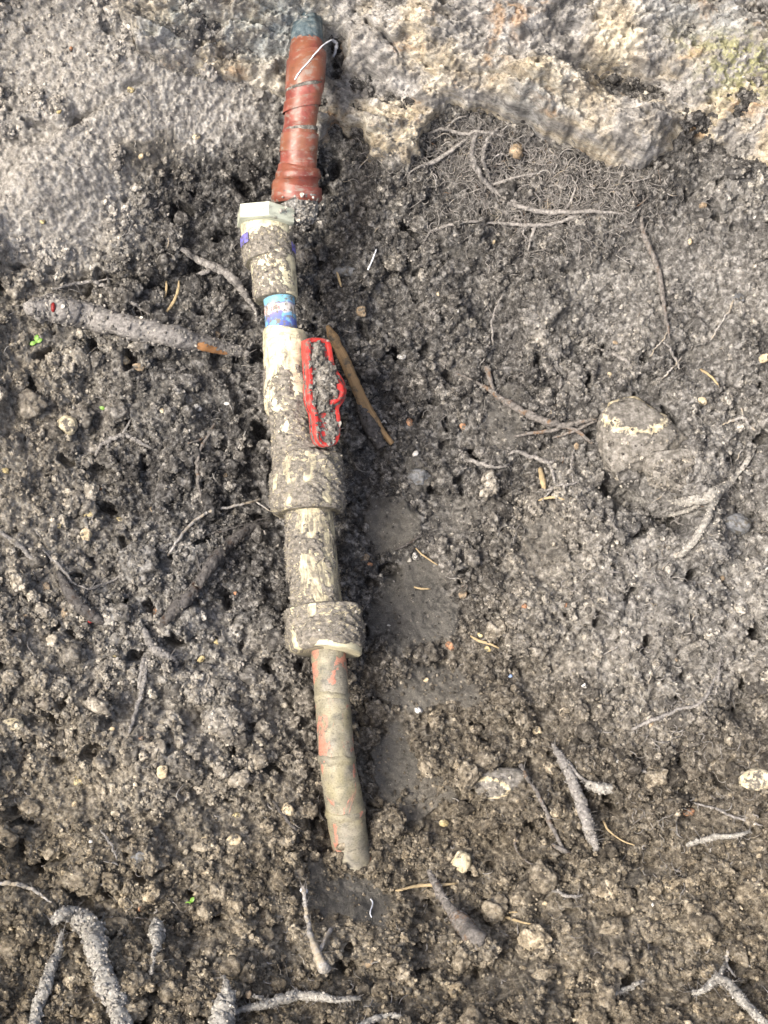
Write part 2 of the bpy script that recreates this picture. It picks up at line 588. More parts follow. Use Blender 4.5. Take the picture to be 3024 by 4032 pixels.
H = H * (1 - .72 * CLAY) + (soft * .45 + blur(H, 14) * .55) * .72 * CLAY
H = H * (1 - .75 * PACK) + (soft * .6 + blur(H, 12) * .4) * .75 * PACK
# trowel streaks across the clay, grain everywhere
H += CLAY * ((fbm(U / 60 + W / 90, W / 9 - U / 26, 4, 4) - .5) * .0011 + (fbm(U / 22, W / 22, 2, 5, .62) - .5) * .0055)
H += (fbm(U / 12, W / 12, 5, 5, .68) - .5) * .0085 * (1 - .75 * CLAY)
H += (fbm(U / 2.2, W / 2.2, 6, 2, .6) - .5) * .0016 * (1 - .7 * CLAY)

SURF0 = PX(PXX, PYY, BASE)
SURF = SURF0 + DN * H[..., None]
SOFT = SURF0 + DN * SMOOTHED[..., None]


def sample(arr, x, y):
    """Bilinear sample of a grid array at 1659-scale pixels."""
    fi, fj = np.clip(inv(GX, np.asarray(x, float) * K), 0, NXG - 1.001), np.clip(inv(GY, np.asarray(y, float) * K), 0, NYG - 1.001)
    i, j = fi.astype(int), fj.astype(int)
    a, b = fi - i, fj - j
    if arr.ndim == 3:
        a, b = a[..., None], b[..., None]
    return (arr[j, i] * (1 - a) + arr[j, i + 1] * a) * (1 - b) + (arr[j + 1, i] * (1 - a) + arr[j + 1, i + 1] * a) * b


DRY = np.zeros_like(H)
for x, y, rx, ry, s in [(110, 380, 210, 250, 1.5), (330, 200, 300, 150, 1.4), (90, 60, 300, 180, 1.4), (40, 900, 200, 600, .75), (250, 1560, 420, 330, .75), (1450, 700, 300, 260, .40),
                        (1450, 1250, 360, 360, .62), (1600, 450, 120, 120, .4), (300, 1230, 240, 120, .42), (800, 2040, 300, 60, .5), (1250, 2000, 380, 160, .35), (330, 800, 200, 160, .25), (300, 2000, 380, 200, .35)]:
    DRY = np.maximum(DRY, s * smooth(1.5, .3, ((U - x) / rx) ** 2 + ((W - y) / ry) ** 2))
DRY = np.clip((DRY + .35 * (fbm(U / 60, W / 60, 7, 4, .6) - .45)) * (1 - CLAY), 0, 1.5)
BROWN = np.clip(.85 * smooth(1200, 2000, W + WARP * 2) + .35 * smooth(420, 60, U) + .3 * blob(1000, 1500, 260, 240) + .35 * blob(1180, 1180, 120, 160) + .4 * blob(320, 320, 90, 70) + .3 * blob(60, 900, 120, 300), 0, 1)


def build_ground():
    V = SURF.reshape(-1, 3)
    idx = np.arange(NXG * NYG).reshape(NYG, NXG)
    F = np.stack([idx[:-1, :-1], idx[1:, :-1], idx[1:, 1:], idx[:-1, 1:]], -1).reshape(-1, 4)
    att = [a.ravel() for a in (DRY, BROWN, CLAY)]
    # rim of the pit running out into the yard on all sides
    rim = np.r_[idx[0, :], idx[1:, -1], idx[-1, -2::-1], idx[-2:0:-1, 0]][::6]
    full = np.r_[idx[0, :], idx[1:, -1], idx[-1, -2::-1], idx[-2:0:-1, 0]]
    ring = SURF.reshape(-1, 3)[full]
    cen = np.array([0, .05, 0])
    prev, start = full, len(V)
    Vs, Fs = [V], [F]
    for k, (sc, z) in enumerate([(1.06, None), (1.25, .30), (2.2, .32), (8, .32), (60, .32)]):
        q = cen + (ring - cen) * sc
        if z is None:
            q[:, 2] = ring[:, 2] * .6 + .3 * .4
        else:
            q[:, 2] = z + (fbm(q[:, 0] * 4, q[:, 1] * 4, 2) - .5) * .04
        cur = np.arange(start, start + len(q))
        start += len(q)
        Vs.append(q)
        Fs.append(np.stack([prev, np.roll(prev, -1), np.roll(cur, -1), cur], -1))
        prev = cur
        att[0] = np.r_[att[0], np.full(len(q), .4)]
        att[1] = np.r_[att[1], np.full(len(q), .3)]
        att[2] = np.r_[att[2], np.zeros(len(q))]
    me = mesh_np('ground', np.concatenate(Vs), np.concatenate(Fs), M_SOIL)
    for nme, a in zip(('dry', 'brown', 'clay'), att):
        attr(me, nme, a)
    o = obj('ground', me)
    return tag(o, 'dark crumbly dug soil lining the pit', None, None, 'structure')


build_ground()


# ------------------------------------------------------------------ foundation rock
def poly_sd(px, py, poly):
    """Signed distance (positive inside) to a closed polygon, 1659 scale."""
    d = np.full(px.shape, 1e9)
    ins = np.zeros(px.shape, bool)
    for (x0, y0), (x1, y1) in zip(poly, poly[1:] + poly[:1]):
        ex, ey = x1 - x0, y1 - y0
        t = np.clip(((px - x0) * ex + (py - y0) * ey) / (ex * ex + ey * ey + 1e-9), 0, 1)
        d = np.minimum(d, np.hypot(px - x0 - t * ex, py - y0 - t * ey))
        if y0 != y1:
            ins ^= ((y0 > py) != (y1 > py)) & (px < (x1 - x0) * (py - y0) / (y1 - y0) + x0)
    return np.where(ins, d, -d)


ROCK = [(255, -560), (250, 20), (300, 110), (400, 165), (520, 175), (610, 215), (640, 300), (700, 300), (720, 262), (770, 282), (800, 330), (835, 372), (880, 380),
        (905, 330), (930, 262), (975, 236), (1040, 240), (1085, 262), (1130, 272), (1165, 300), (1215, 318), (1275, 338), (1340, 372), (1385, 372),
        (1425, 345), (1490, 352), (1560, 365), (1659, 368), (2340, 400), (2340, -560)]


def build_rock():
    gx = np.r_[np.arange(150, 1750, 2.6), np.arange(1750, 2300, 6)]
    gy = np.r_[np.arange(-520, -60, 7), np.arange(-60, 470, 2.4)]
    x, y = np.meshgrid(gx, gy)
    wx, wy = (fbm(x / 40, y / 40, 2, 4) - .5) * 34, (fbm(x / 40, y / 40, 6, 4) - .5) * 34
    sdm = poly_sd(x + wx, y + wy, ROCK)
    th = np.interp(x, [250, 520, 640, 760, 880, 960, 1100, 1380, 1480, 1660, 2000], [.014, .020, .022, .026, .018, .030, .038, .034, .020, .014, .02])
    round_ = np.sqrt(np.clip(1 - (1 - np.clip(sdm / 34, 0, 1)) ** 2, 0, 1))
    h = th * round_ - smooth(0, 46, -sdm) * .09 - .004
    lay = (y * .82 - x * .35)                                    # strata run down to the right
    h += (fbm(x / 150, y / 90, 1, 4) - .5) * .034 * round_
    h += (fbm(lay / 34, (x + y * .4) / 190, 3, 4, .55, True) - .62) * .020 * round_
    h += (fbm(x / 26 + y / 60, y / 20, 5, 5, .62) - .5) * .020
    h += (fbm(x / 7, y / 5, 4, 3, .65) - .5) * .0066
    # the cavity round the pipe, a step and a crack to its right
    e = lambda cx, cy, rx, ry: np.exp(-(((x + wx * .6 - cx) / rx) ** 2 + ((y + wy * .6 - cy) / ry) ** 2) ** 1.6)
    h -= .030 * e(728, 120, 28, 56) + .010 * e(770, 215, 30, 36) - .013 * e(665, 12, 70, 24)
    h -= .022 * e(1360, 190, 110, 45) + .014 * e(1520, 330, 120, 30) + .012 * e(1230, 170, 60, 24)
    h += .016 * e(1150, 230, 120, 60) + .016 * e(1370, 300, 90, 50) + .014 * e(880, 90, 90, 70) + .012 * e(1560, 120, 120, 70)
    crack = np.abs(y - np.interp(x, [780, 860, 960, 1060, 1140], [55, 140, 175, 190, 240]) + wy * .8)
    h -= .010 * np.exp(-(crack / 5) ** 2) * smooth(780, 800, x) * smooth(1150, 1110, x)
    p = PX(x * K, y * K, macro_z(x * K, y * K)) + DN * h[..., None]
    keep = (sdm > -44)
    idx = np.arange(x.size).reshape(x.shape)
    q = np.stack([idx[:-1, :-1], idx[1:, :-1], idx[1:, 1:], idx[:-1, 1:]], -1).reshape(-1, 4)
    q = q[keep.ravel()[q].all(1)]
    used = np.unique(q)
    remap = np.full(x.size, -1)
    remap[used] = np.arange(len(used))
    me = mesh_np('foundation_rock', p.reshape(-1, 3)[used], remap[q], M_ROCK)
    dirt = .42 * smooth(480, 280, x) + .40 * smooth(80, 190, y) * smooth(760, 640, x) + .55 * e(735, 130, 40, 80) + .42 * e(1330, 190, 150, 50) + .45 * e(1560, 350, 170, 60) + .25 * e(1200, 300, 300, 60)
    dirt += .25 * e(1120, 70, 60, 60) + .62 * e(850, 340, 130, 90) + .3 * e(1000, 120, 50, 40) + .35 * e(1250, 60, 90, 40) - .06
    attr(me, 'dirt', dirt.ravel()[used])
    attr(me, 'blue', np.clip(.9 * e(600, 80, 110, 70) + .7 * e(400, 60, 90, 50) + .4 * e(1500, 60, 120, 50) + .3 * e(1150, 250, 60, 40), 0, 1).ravel()[used])
    attr(me, 'lichen', np.clip(e(1590, 170, 90, 60) + .5 * e(1500, 110, 80, 30) + .15 * e(830, 290, 60, 20), 0, 1).ravel()[used])
    o = obj('foundation_rock', me)
    tag(o, 'big pale layered foundation rock overhanging the pit, with the pipe coming out of it', 'rock')
    return x, y, p


RX, RY, RP = build_rock()

# ------------------------------------------------------------------ tubes and lathes
def catmull(P, n):
    P = np.asarray(P, float)
    Q = np.r_[[2 * P[0] - P[1]], P, [2 * P[-1] - P[-2]]]
    out = []
    for k in range(len(P) - 1):
        a, b, c, d = Q[k:k + 4]
        t = np.linspace(0, 1, n, endpoint=False)[:, None]
        out.append(.5 * ((2 * b) + (c - a) * t + (2 * a - 5 * b + 4 * c - d) * t ** 2 + (3 * b - a - 3 * c + d) * t ** 3))
    return np.concatenate(out + [P[-1:]])


def frames(C):
    T = np.gradient(C, axis=0)
    T /= np.linalg.norm(T, axis=1, keepdims=True) + 1e-12
    S = np.cross(T, DN)
    S /= np.linalg.norm(S, axis=1, keepdims=True) + 1e-9
    N = np.cross(S, T)
    flip = np.where((N @ DN) < 0, -1, 1)[:, None]
    return T, S, N * flip


def tube(C, R, sides=12, ang=None, lump=None, cap=True, T=None):
    """Swept tube. R (n,) or (n, sides). angle 90 degrees looks at the camera."""
    C = np.asarray(C, float)
    T_, S, N = frames(C)
    if T is not None:
        T_, S, N = T
    n = len(C)
    closed = ang is None
    a = np.linspace(0, 2 * math.pi, sides, endpoint=False) if closed else np.radians(np.linspace(ang[0], ang[1], sides))
    R = np.asarray(R, float)
    if R.ndim == 1:
        R = np.repeat(R[:, None], sides, 1)
    if lump is not None:
        R = R * lump
    V = C[:, None] + R[..., None] * (np.cos(a)[None, :, None] * S[:, None] + np.sin(a)[None, :, None] * N[:, None])
    ln = np.r_[0, np.cumsum(np.linalg.norm(np.diff(C, axis=0), axis=1))]
    uv = np.stack([np.repeat((a / (2 * math.pi))[None], n, 0), np.repeat(ln[:, None], sides, 1)], -1).reshape(-1, 2)
    idx = np.arange(n * sides).reshape(n, sides)
    if closed:
        nx = np.roll(idx, -1, 1)
        F = np.stack([idx[:-1], nx[:-1], nx[1:], idx[1:]], -1).reshape(-1, 4)
    else:
        F = np.stack([idx[:-1, :-1], idx[:-1, 1:], idx[1:, 1:], idx[1:, :-1]], -1).reshape(-1, 4)
    V = V.reshape(-1, 3)
    if closed and cap:
        V = np.r_[V, C[:1], C[-1:]]
        uv = np.r_[uv, uv[:1], uv[-1:]]
        a0, b0 = n * sides, n * sides + 1
        r0, r1 = idx[0], idx[-1]
        F = np.r_[F, np.stack([np.roll(r0, -1), r0, np.full(sides, a0), np.full(sides, a0)], -1)[:, [0, 1, 2, 2]], np.stack([r1, np.roll(r1, -1), np.full(sides, b0), np.full(sides, b0)], -1)]
    return V, F, uv


def mesh_any(name, V, F, mat, uv=None, smooth_=True):
    """Like mesh_np but faces whose last index repeats become triangles."""
    F = np.asarray(F)
    tri = F[:, 2] == F[:, 3]
    if not tri.any():
        return mesh_np(name, V, F, mat, smooth_, uv)
    q, t = F[~tri], F[tri][:, :3]
    me = mesh_np(name, V, np.r_[np.c_[q[:, [0, 1, 2]]], np.c_[q[:, [0, 2, 3]]], t], mat, smooth_, uv)
    return me


def sharp(o, deg=35):
    o.data.set_sharp_from_angle(angle=math.radians(deg)) if hasattr(o.data, 'set_sharp_from_angle') else None
    return o


# ------------------------------------------------------------------ pipe materials
def paint_material(name, cream, wear, seedloc=0.0, stroke=1.0):
    """Cream paint brushed along the pipe, scuffed to a dark dirty base."""
    n = NT(name)
    uv = n.mapping(n.uv(), (1, 1, 1), (seedloc, seedloc * .37, 0))
    st = n.mapping(uv, (26 * stroke, 75, 1))
    a = n.noise(st, 1.0, 5, .68, .9)
    b = n.noise(n.mapping(uv, (4, 60, 1)), 1.0, 5, .65, .6)
    f = n.math('ADD', n.math('MULTIPLY', a, .65), n.math('MULTIPLY', b, .5))
    m = n.ramp(f, [(wear - .07, 0.0), (wear + .06, 1.0)])
    base = n.ramp(n.noise(n.mapping(uv, (14, 300, 1)), 1, 5, .75), [(.3, (.045, .04, .032)), (.5, (.15, .135, .105)), (.72, (.32, .285, .215))])
    cr = n.ramp(n.noise(n.mapping(uv, (6, 160, 1)), 1, 4, .7), [(.28, tuple(x * .55 for x in cream)), (.5, cream), (.75, tuple(min(.85, x * 1.25) for x in cream))])
    c = n.mix(m, base, cr)
    dust = n.ramp(n.noise(n.mapping(uv, (11, 240, 1), (3, 1, 0)), 1, 4, .75), [(.52, 0.0), (.68, .8)])
    c = n.mix(dust, c, (.13, .12, .105))
    h = n.math('ADD', m, n.noise(n.mapping(uv, (40, 1300, 1)), 1, 3, .7))
    return n.done(c, n.ramp(m, [(0, .8), (1, .5)]), n.bump(h, .5, .0006), .35)


def copper_material(name, kind):
    n = NT(name)
    uv = n.uv()
    f = n.noise(n.mapping(uv, (5, 90, 1)), 1, 5, .66, .5)
    g = n.noise(n.mapping(uv, (9, 260, 1), (4, 2, 0)), 1, 5, .72)
    if kind == 'red':
        c = n.ramp(f, [(.28, (.10, .026, .020)), (.48, (.165, .042, .032)), (.66, (.25, .075, .055))])
        c = n.mix(n.ramp(n.noise(n.mapping(uv, (2.2, 26, 1), (1.2, 0, 0)), 1, 3), [(.45, 0.0), (.62, .75)]), c, (.17, .075, .038))
        c = n.mix(n.ramp(g, [(.52, 0.0), (.64, .85)]), c, (.20, .165, .14))
        c = n.mix(n.ramp(g, [(.30, .8), (.40, 0.0)]), c, (.05, .05, .05))
        return n.done(c, n.ramp(g, [(.35, .30), (.65, .62)]), n.bump(g, .3, .0005), .45)
    c = n.ramp(f, [(.28, (.075, .072, .062)), (.48, (.17, .158, .125)), (.68, (.30, .275, .21))])
    c = n.mix(n.ramp(n.noise(n.mapping(uv, (3, 30, 1), (2, 5, 0)), 1, 3), [(.42, 0.0), (.65, .7)]), c, (.24, .215, .12))
    c = n.mix(n.ramp(n.noise(n.mapping(uv, (5, 55, 1), (6, 1, 0)), 1, 4, .6), [(.30, .7), (.42, 0.0)]), c, (.085, .095, .075))
    flake = n.ramp(n.noise(n.mapping(uv, (4.2, 42, 1), (9, 3, 0)), 1, 5, .66, 1.0), [(.555, 0.0), (.585, 1.0)])
    c = n.mix(flake, c, n.ramp(g, [(.3, (.30, .125, .085)), (.7, (.42, .21, .15))]))
    c = n.mix(n.ramp(g, [(.54, 0.0), (.66, .85)]), c, (.085, .078, .066))
    sp = n.noise(n.mapping(uv, (60, 1100, 1)), 1, 3, .7)
    c = n.mix(n.ramp(sp, [(.34, .6), (.46, 0.0)]), c, (.05, .047, .04))
    c = n.mix(n.ramp(sp, [(.60, 0.0), (.72, .5)]), c, (.40, .37, .30))
    return n.done(c, n.ramp(g, [(.35, .42), (.65, .7)]), n.bump(n.math('SUBTRACT', g, n.math('MULTIPLY', flake, .7)), .45, .0006), .4)


def mud_film():
    n = NT('mud_film')
    p = n.pos()
    uv = n.uv()
    f = n.noise(p, 420, 5, .72)
    c = n.ramp(f, [(.30, (.055, .05, .042)), (.5, (.16, .147, .125)), (.70, (.32, .295, .25))])
    sc = n.noise(n.mapping(uv, (34, 420, 1)), 1, 4, .7, 1.2)
    m = n.math('MULTIPLY', n.ramp(sc, [(.55, 0.0), (.63, 1.0)]), n.ramp(n.noise(n.mapping(uv, (4, 60, 1), (2, 7, 0)), 1, 3), [(.42, 0.0), (.56, 1.0)]))
    c = n.mix(m, c, (.52, .46, .31))
    h = n.math('ADD', n.noise(p, 900, 4, .75), n.math('MULTIPLY', m, -.5))
    return n.done(c, .85, n.bump(h, .8, .0009), .25)


M_MUDFILM = mud_film()
M_CREAM = paint_material('scuffed_cream_paint', (.56, .52, .36), .50, 0.0)
M_CREAM_DIRTY = paint_material('muddy_cream_paint', (.50, .45, .30), .585, 3.3)
M_NUT = paint_material('chalky_white_nut', (.46, .49, .40), .44, 7.1, .5)
M_RED = copper_material('red_brown_tape', 'red')
M_COPPER = copper_material('tarnished_copper', 'old')
M_CRUST = simple('mortar_crust', [(.32, (.05, .047, .043)), (.5, (.17, .165, .155)), (.68, (.46, .45, .42))], 420, .85, .8, .001, 'pos')
M_BLUEEND = simple('blue_grey_lead', [(.3, (.025, .04, .05)), (.5, (.075, .105, .12)), (.72, (.21, .23, .22))], 220, .6, coord='pos')


def handle_material():
    n = NT('red_plastic')
    p = n.pos()
    f = n.noise(p, 420, 4, .7)
    c = n.ramp(f, [(.3, (.30, .016, .014)), (.6, (.50, .038, .032))])
    d = n.ramp(n.noise(p, 240, 6, .76), [(.50, 0.0), (.60, 1.0)])
    c = n.mix(d, c, (.14, .115, .095))
    return n.done(c, n.ramp(d, [(0, .38), (1, .8)]), n.bump(n.math('ADD', d, n.math('MULTIPLY', f, .4)), .4, .0005), .45)


M_HANDLE = handle_material()


def label_material():
    """Printed wrap: pale blue on top, a white band with broken red letters, violet-blue below, all scuffed."""
    n = NT('printed_wrap')
    uv = n.uv()
    sx = n.n('ShaderNodeSeparateXYZ')
    n.l(uv, sx.inputs[0])
    u, v = sx.outputs[0], sx.outputs[1]
    wob = n.math('MULTIPLY', n.math('SUBTRACT', n.noise(n.mapping(uv, (9, 120, 1)), 1, 3), .5), .006)
    vv = n.math('DIVIDE', n.math('ADD', v, wob), .0195)
    c = n.ramp(vv, [(0, (.10, .34, .52)), (.24, (.14, .40, .60)), (.28, (.13, .13, .42)), (.34, (.52, .50, .48)), (.55, (.60, .58, .55)), (.60, (.16, .14, .48)), (.8, (.05, .10, .42)), (1, (.05, .09, .40))])
    c = n.mix(n.ramp(n.noise(n.mapping(uv, (10, 130, 1), (5, 0, 0)), 1, 3), [(.5, 0.0), (.56, 1.0)]), c, n.ramp(vv, [(.2, (.17, .45, .62)), (.32, (.52, .50, .46)), (.56, (.55, .5, .5)), (.62, (.12, .36, .58))]))
    # red letters
    st = n.math('GREATER_THAN', n.math('SINE', n.math('MULTIPLY', u, 230.0)), .05)
    hole = n.ramp(n.noise(n.mapping(uv, (30, 700, 1)), 1, 2), [(.40, 0.0), (.48, 1.0)])
    band = n.ramp(vv, [(.36, 0.0), (.39, 1.0), (.52, 1.0), (.55, 0.0)])
    side = n.ramp(u, [(.12, 1.0), (.27, 1.0), (.29, 0.0)])
    red = n.math('MULTIPLY', n.math('MULTIPLY', st, hole), n.math('MULTIPLY', band, side))
    c = n.mix(red, c, (.50, .05, .08))
    d = n.ramp(n.noise(n.mapping(uv, (16, 260, 1), (8, 2, 0)), 1, 5, .72), [(.50, 0.0), (.58, 1.0)])
    c = n.mix(d, c, (.13, .12, .10))
    c = n.mix(.22, c, (.2, .19, .17))
    return n.done(c, .55, n.bump(d, .3, .0004), .4)


M_LABEL = label_material()
M_VIOLET = simple('violet_print', [(.38, (.10, .09, .075)), (.5, (.13, .12, .42)), (.7, (.24, .22, .60))], 320, .6, coord='pos')
M_SEAM = simple('dark_seam', [(.3, (.02, .018, .016)), (.6, (.06, .052, .045)), (.8, (.13, .115, .10))], 500, .8, coord='pos')


# ------------------------------------------------------------------ the pipe
ZP = lambda y: np.interp(y, [60, 130, 300, 520, 790, 850, 1000, 1300, 2000, 2600, 3000, 3400, 3560],
                         [.112, .121, .117, .102, .082, .078, .075, .066, .048, .037, .030, .002, -.04])


def stations(rows, dz=0.0):
    """rows (left px, right px, py[, py of the right edge]) -> centres, radii (metres)."""
    C, R = [], []
    for r in rows:
        y = (r[2] + (r[3] if len(r) > 3 else r[2])) / 2
        c = PX((r[0] + r[1]) / 2, y, ZP(y) + dz)
        C.append(c)
        hw = math.hypot(r[1] - r[0], (r[3] - r[2]) if len(r) > 3 else 0) / 2
        R.append(hw * depth(c) / FPX)
    return np.array(C), np.array(R)


def axis_frames(C):
    """One frame for a whole part so that its steps stay square to the axis."""
    d = C[-1] - C[0]
    d /= np.linalg.norm(d)
    S = np.cross(d, DN)
    S /= np.linalg.norm(S)
    N = np.cross(S, d)
    if N @ DN < 0:
        N = -N
    n = len(C)
    return np.repeat(d[None], n, 0), np.repeat(S[None], n, 0), np.repeat(N[None], n, 0)


def resample(C, R, step=.0009):
    s = np.r_[0, np.cumsum(np.linalg.norm(np.diff(C, axis=0), axis=1))]
    t = np.unique(np.r_[np.arange(0, s[-1], step), s])
    t = t[np.r_[True, np.diff(t) > step * .25]]
    return np.stack([np.interp(t, s, C[:, k]) for k in range(3)], 1), np.interp(t, s, R), t


def facet(n_sides, sides, phase=0.0, soft=.6):
    a = np.linspace(0, 2 * math.pi, sides, endpoint=False) + phase
    w = 2 * math.pi / n_sides
    f = math.cos(w / 2) / np.cos((a % w) - w / 2)
    return (1 - soft) + soft * f / f.max() * 1.0 if soft < 1 else f / f.max()


def lathe_part(name, rows, mat, parent, facets=0, rough=.0, seed=0, straight=True, dz=0.0, phase=0.0, sides=56, label=None, shrink=1.0):
    C0, R0 = stations(rows, dz)
    R0 = R0 * shrink
    C, R, t = resample(C0, R0)
    RR = np.repeat(R[:, None], sides, 1)
    if facets:
        RR = RR * facet(facets, sides, phase, 1.0)[None]
    if rough:
        a = np.arange(sides) / sides
        nn = fbm(np.cos(a * 6.283)[None] * 2.2 + 9 + t[:, None] * 0, np.sin(a * 6.283)[None] * 2.2 + t[:, None] * 160, seed, 4, .6)
        RR = RR + (nn - .5) * 2 * rough
    fr = axis_frames(C) if straight else None
    V, F, uv = tube(C, RR, sides, T=fr)
    o = obj(name, mesh_any(name, V, F, mat, uv), parent)
    sharp(o, 40)
    if label:
        o['label'] = label
    return o, (C, R, t, fr)


def mud_on(part, geo, parent, cover, thick, seed, freq=1.0, tilt=None):
    """Caked mud: a lumpy shell that rises through the surface of the part only where mud sticks."""
    C, R, t, fr = geo
    sides = 84
    C, R, t = resample(C, R, .0006)
    a = np.arange(sides) / sides * 2 * math.pi
    ca, sa = np.cos(a)[None], np.sin(a)[None]
    nn = fbm(ca * 2.0 * freq + 9 + seed, sa * 2.0 * freq + t[:, None] * 85 * freq, seed, 6, .72)
    if tilt is not None:
        nn = nn + tilt(t[:, None] / t[-1], np.degrees(a)[None])
    hgt = smooth(1 - cover - .04, 1 - cover + .16, nn) * thick * (.15 + 1.6 * fbm(ca * 7 + seed, sa * 7 + t[:, None] * 420, seed + 3, 4, .65) ** 1.5) - .0007
    RR = R[:, None] + hgt
    fr2 = axis_frames(C) if fr is not None else None
    V, F, uv = tube(C, RR, sides, T=fr2)
    o = obj('caked_mud', mesh_any('caked_mud', V, F, M_MUDFILM, uv), parent)
    n_ = len(C) * sides
    sel = np.nonzero((hgt > .0006).ravel())[0]
    if len(sel):
        sel = _rng.choice(sel, max(6, len(sel) // 26))
        EXTRA.append((V[:n_][sel], tail(.00045, len(sel)), .72, .3))
    return o


def tail(size, n, p=.36):
    return size * np.minimum((1 - _rng.random(n)) ** -p, 2.4)


EXTRA = []          # crumbs of soil that stick to things: points, radii, dry, brown


def build_pipe():
    root = empty('water_pipe', tuple(PX(1290, 3300, 0)))
    tag(root, 'muddy water pipe with a red-levered valve, running from the rock into the soil', 'pipe')
    # --- upper red-brown sleeve
    e, g = lathe_part('pipe_end', [(1180, 1250, 20), (1160, 1268, 60), (1150, 1268, 100), (1148, 1268, 140), (1147, 1269, 176)], M_BLUEEND, root, rough=.0012, seed=2, straight=False,
                      label='blue-grey end of the pipe going into the rock')
    up, g = lathe_part('upper_pipe', [(1147, 1269, 168), (1138, 1277, 220), (1134, 1280, 271), (1129, 1276, 330), (1127, 1273, 345), (1125, 1263, 372), (1125, 1258, 407), (1122, 1252, 450), (1120, 1247, 488),
                                      (1113, 1249, 521), (1106, 1250, 580), (1103, 1249, 640), (1104, 1248, 656), (1094, 1254, 664), (1086, 1262, 682), (1085, 1261, 702), (1095, 1252, 712), (1084, 1259, 722), (1070, 1266, 738), (1069, 1266, 787), (1078, 1258, 800)],
                       M_RED, root, rough=.0006, seed=4, straight=False, label='red-brown wrapped upper pipe with a stepped collar')
    # wraps of tape: raised turns with slanting edges
    for y0, y1, x0, x1, sl, th in [(232, 338, 1134, 1280, 26, .0007), (388, 432, 1125, 1262, 30, .0006), (528, 600, 1110, 1252, 6, .0005)]:
        rows = [(np.interp(y, [y0, y1], [x0, x0 - 6]), np.interp(y, [y0, y1], [x1, x1 - 6]), y) for y in np.linspace(y0, y1, 8)]
        C, R = stations(rows)
        Cr, Rr, t = resample(C, R)
        sides = 48
        T_, S, N = frames(Cr)
        a = np.linspace(0, 2 * math.pi, sides, endpoint=False)
        shift = np.cos(a)[None] * sl * .000159 * .9
        V, F, uv = tube(Cr, Rr + th, sides, cap=False)
        V = V.reshape(len(Cr), sides, 3) - T_[:, None] * 0 + (T_[:, None] * shift[..., None])
        o = obj('tape_turn', mesh_any('tape_turn', V.reshape(-1, 3), F, M_RED, uv + np.array([0, y0 * .01])), up)
        sharp(o)
    for rows, w in [([(1128, 1272, 330, 358)], 7), ([(1117, 1249, 508, 516)], 8)]:
        x0, x1, ya, yb = rows[0]
        C, R = stations([(x0, x1, ya - w, yb - w), (x0, x1, ya - 2, yb - 2), (x0, x1, ya + w, yb + w)])
        V, F, uv = tube(C, R * np.array([1.01, 1.05, 1.02]), 40, cap=False)
        T_, S, N = frames(C)
        a = np.linspace(0, 2 * math.pi, 40, endpoint=False)
        V = V.reshape(3, 40, 3) + T_[:, None] * (np.cos(a) * (yb - ya) * .00008)[None, :, None]
        obj('tape_edge', mesh_any('tape_edge', V.reshape(-1, 3), F, M_MUD, uv), up)
    mud_on(up, g, up, .34, .0014, 5, 1.2, lambda v, a: .28 * smooth(.93, 1, v) - .12)
    # crusty joint behind the nut and the elbow that hides there
    j, g = lathe_part('joint_crust', [(1080, 1258, 790), (1088, 1260, 805), (1105, 1258, 825), (1128, 1254, 845), (1150, 1244, 866), (1172, 1226, 880)], M_CRUST, root, rough=.0035, seed=6, straight=False, dz=.001)
    EXTRA.append((np.repeat(g[0], 9, 0) + _rng.normal(size=(len(g[0]) * 9, 3)) * np.repeat(g[1], 9)[:, None] * .55 + DN * np.repeat(g[1], 9)[:, None] * .7, tail(.0006, len(g[0]) * 9), 1.1, .1))
    # --- plastic fitting
    nut, g = lathe_part('hex_nut', [(952, 1150, 838, 812), (926, 1168, 850, 818), (924, 1166, 905, 868), (940, 1156, 908, 872)], M_NUT, root, facets=6, phase=.35, sides=72, dz=.004,
                        label='chalky white hexagonal nut on top of the fitting')
    s1, g1 = lathe_part('socket', [(945, 1142, 885), (949, 1147, 905), (958, 1158, 1010), (962, 1161, 1028), (968, 1160, 1034)], M_CREAM, root, rough=.0003, seed=1, label='scuffed cream socket with violet print')
    mud_on(s1, g1, s1, .62, .0016, 2, 1.0, lambda v, a: .30 * smooth(.40, .62, v) - .30 * smooth(.40, .2, v))
    for f0, f1, left, span in [(.33, .62, True, (18, 52)), (.66, .92, False, (-6, 26))]:
        C, R, t, fr = g1
        q = np.nonzero((t / t[-1] > f0) & (t / t[-1] < f1))[0]
        sgn = fr[1][0][0] < 0
        a0, a1 = span if (sgn == left) else (180 - span[1], 180 - span[0])
        V, F, uv = tube(C[q], R[q] + .0013, 10, (a0, a1), T=tuple(k_[q] for k_ in fr))
        obj('print_scrap', mesh_any('print_scrap', V, F, M_VIOLET, uv), s1)
    s2, g2 = lathe_part('sleeve', [(985, 1161, 1028), (987, 1163, 1040), (998, 1172, 1150), (1001, 1174, 1172), (1008, 1170, 1182)], M_CREAM, root, rough=.0003, seed=3)
    mud_on(s2, g2, s2, .60, .0016, 7, .8, lambda v, a: .22 * np.exp(-((a - 85) / 45) ** 2) - .06 - .2 * np.exp(-((a - 165) / 22) ** 2))
    lb, g = lathe_part('printed_band', [(1036, 1160, 1176), (1039, 1161, 1192), (1043, 1167, 1255), (1047, 1172, 1318)], M_LABEL, root, rough=.0001, label='blue and violet printed band with broken red lettering')
    mud_on(lb, g, lb, .40, .0008, 4, 1.6, lambda v, a: -.06 + .16 * np.exp(-((a - 30) / 25) ** 2))
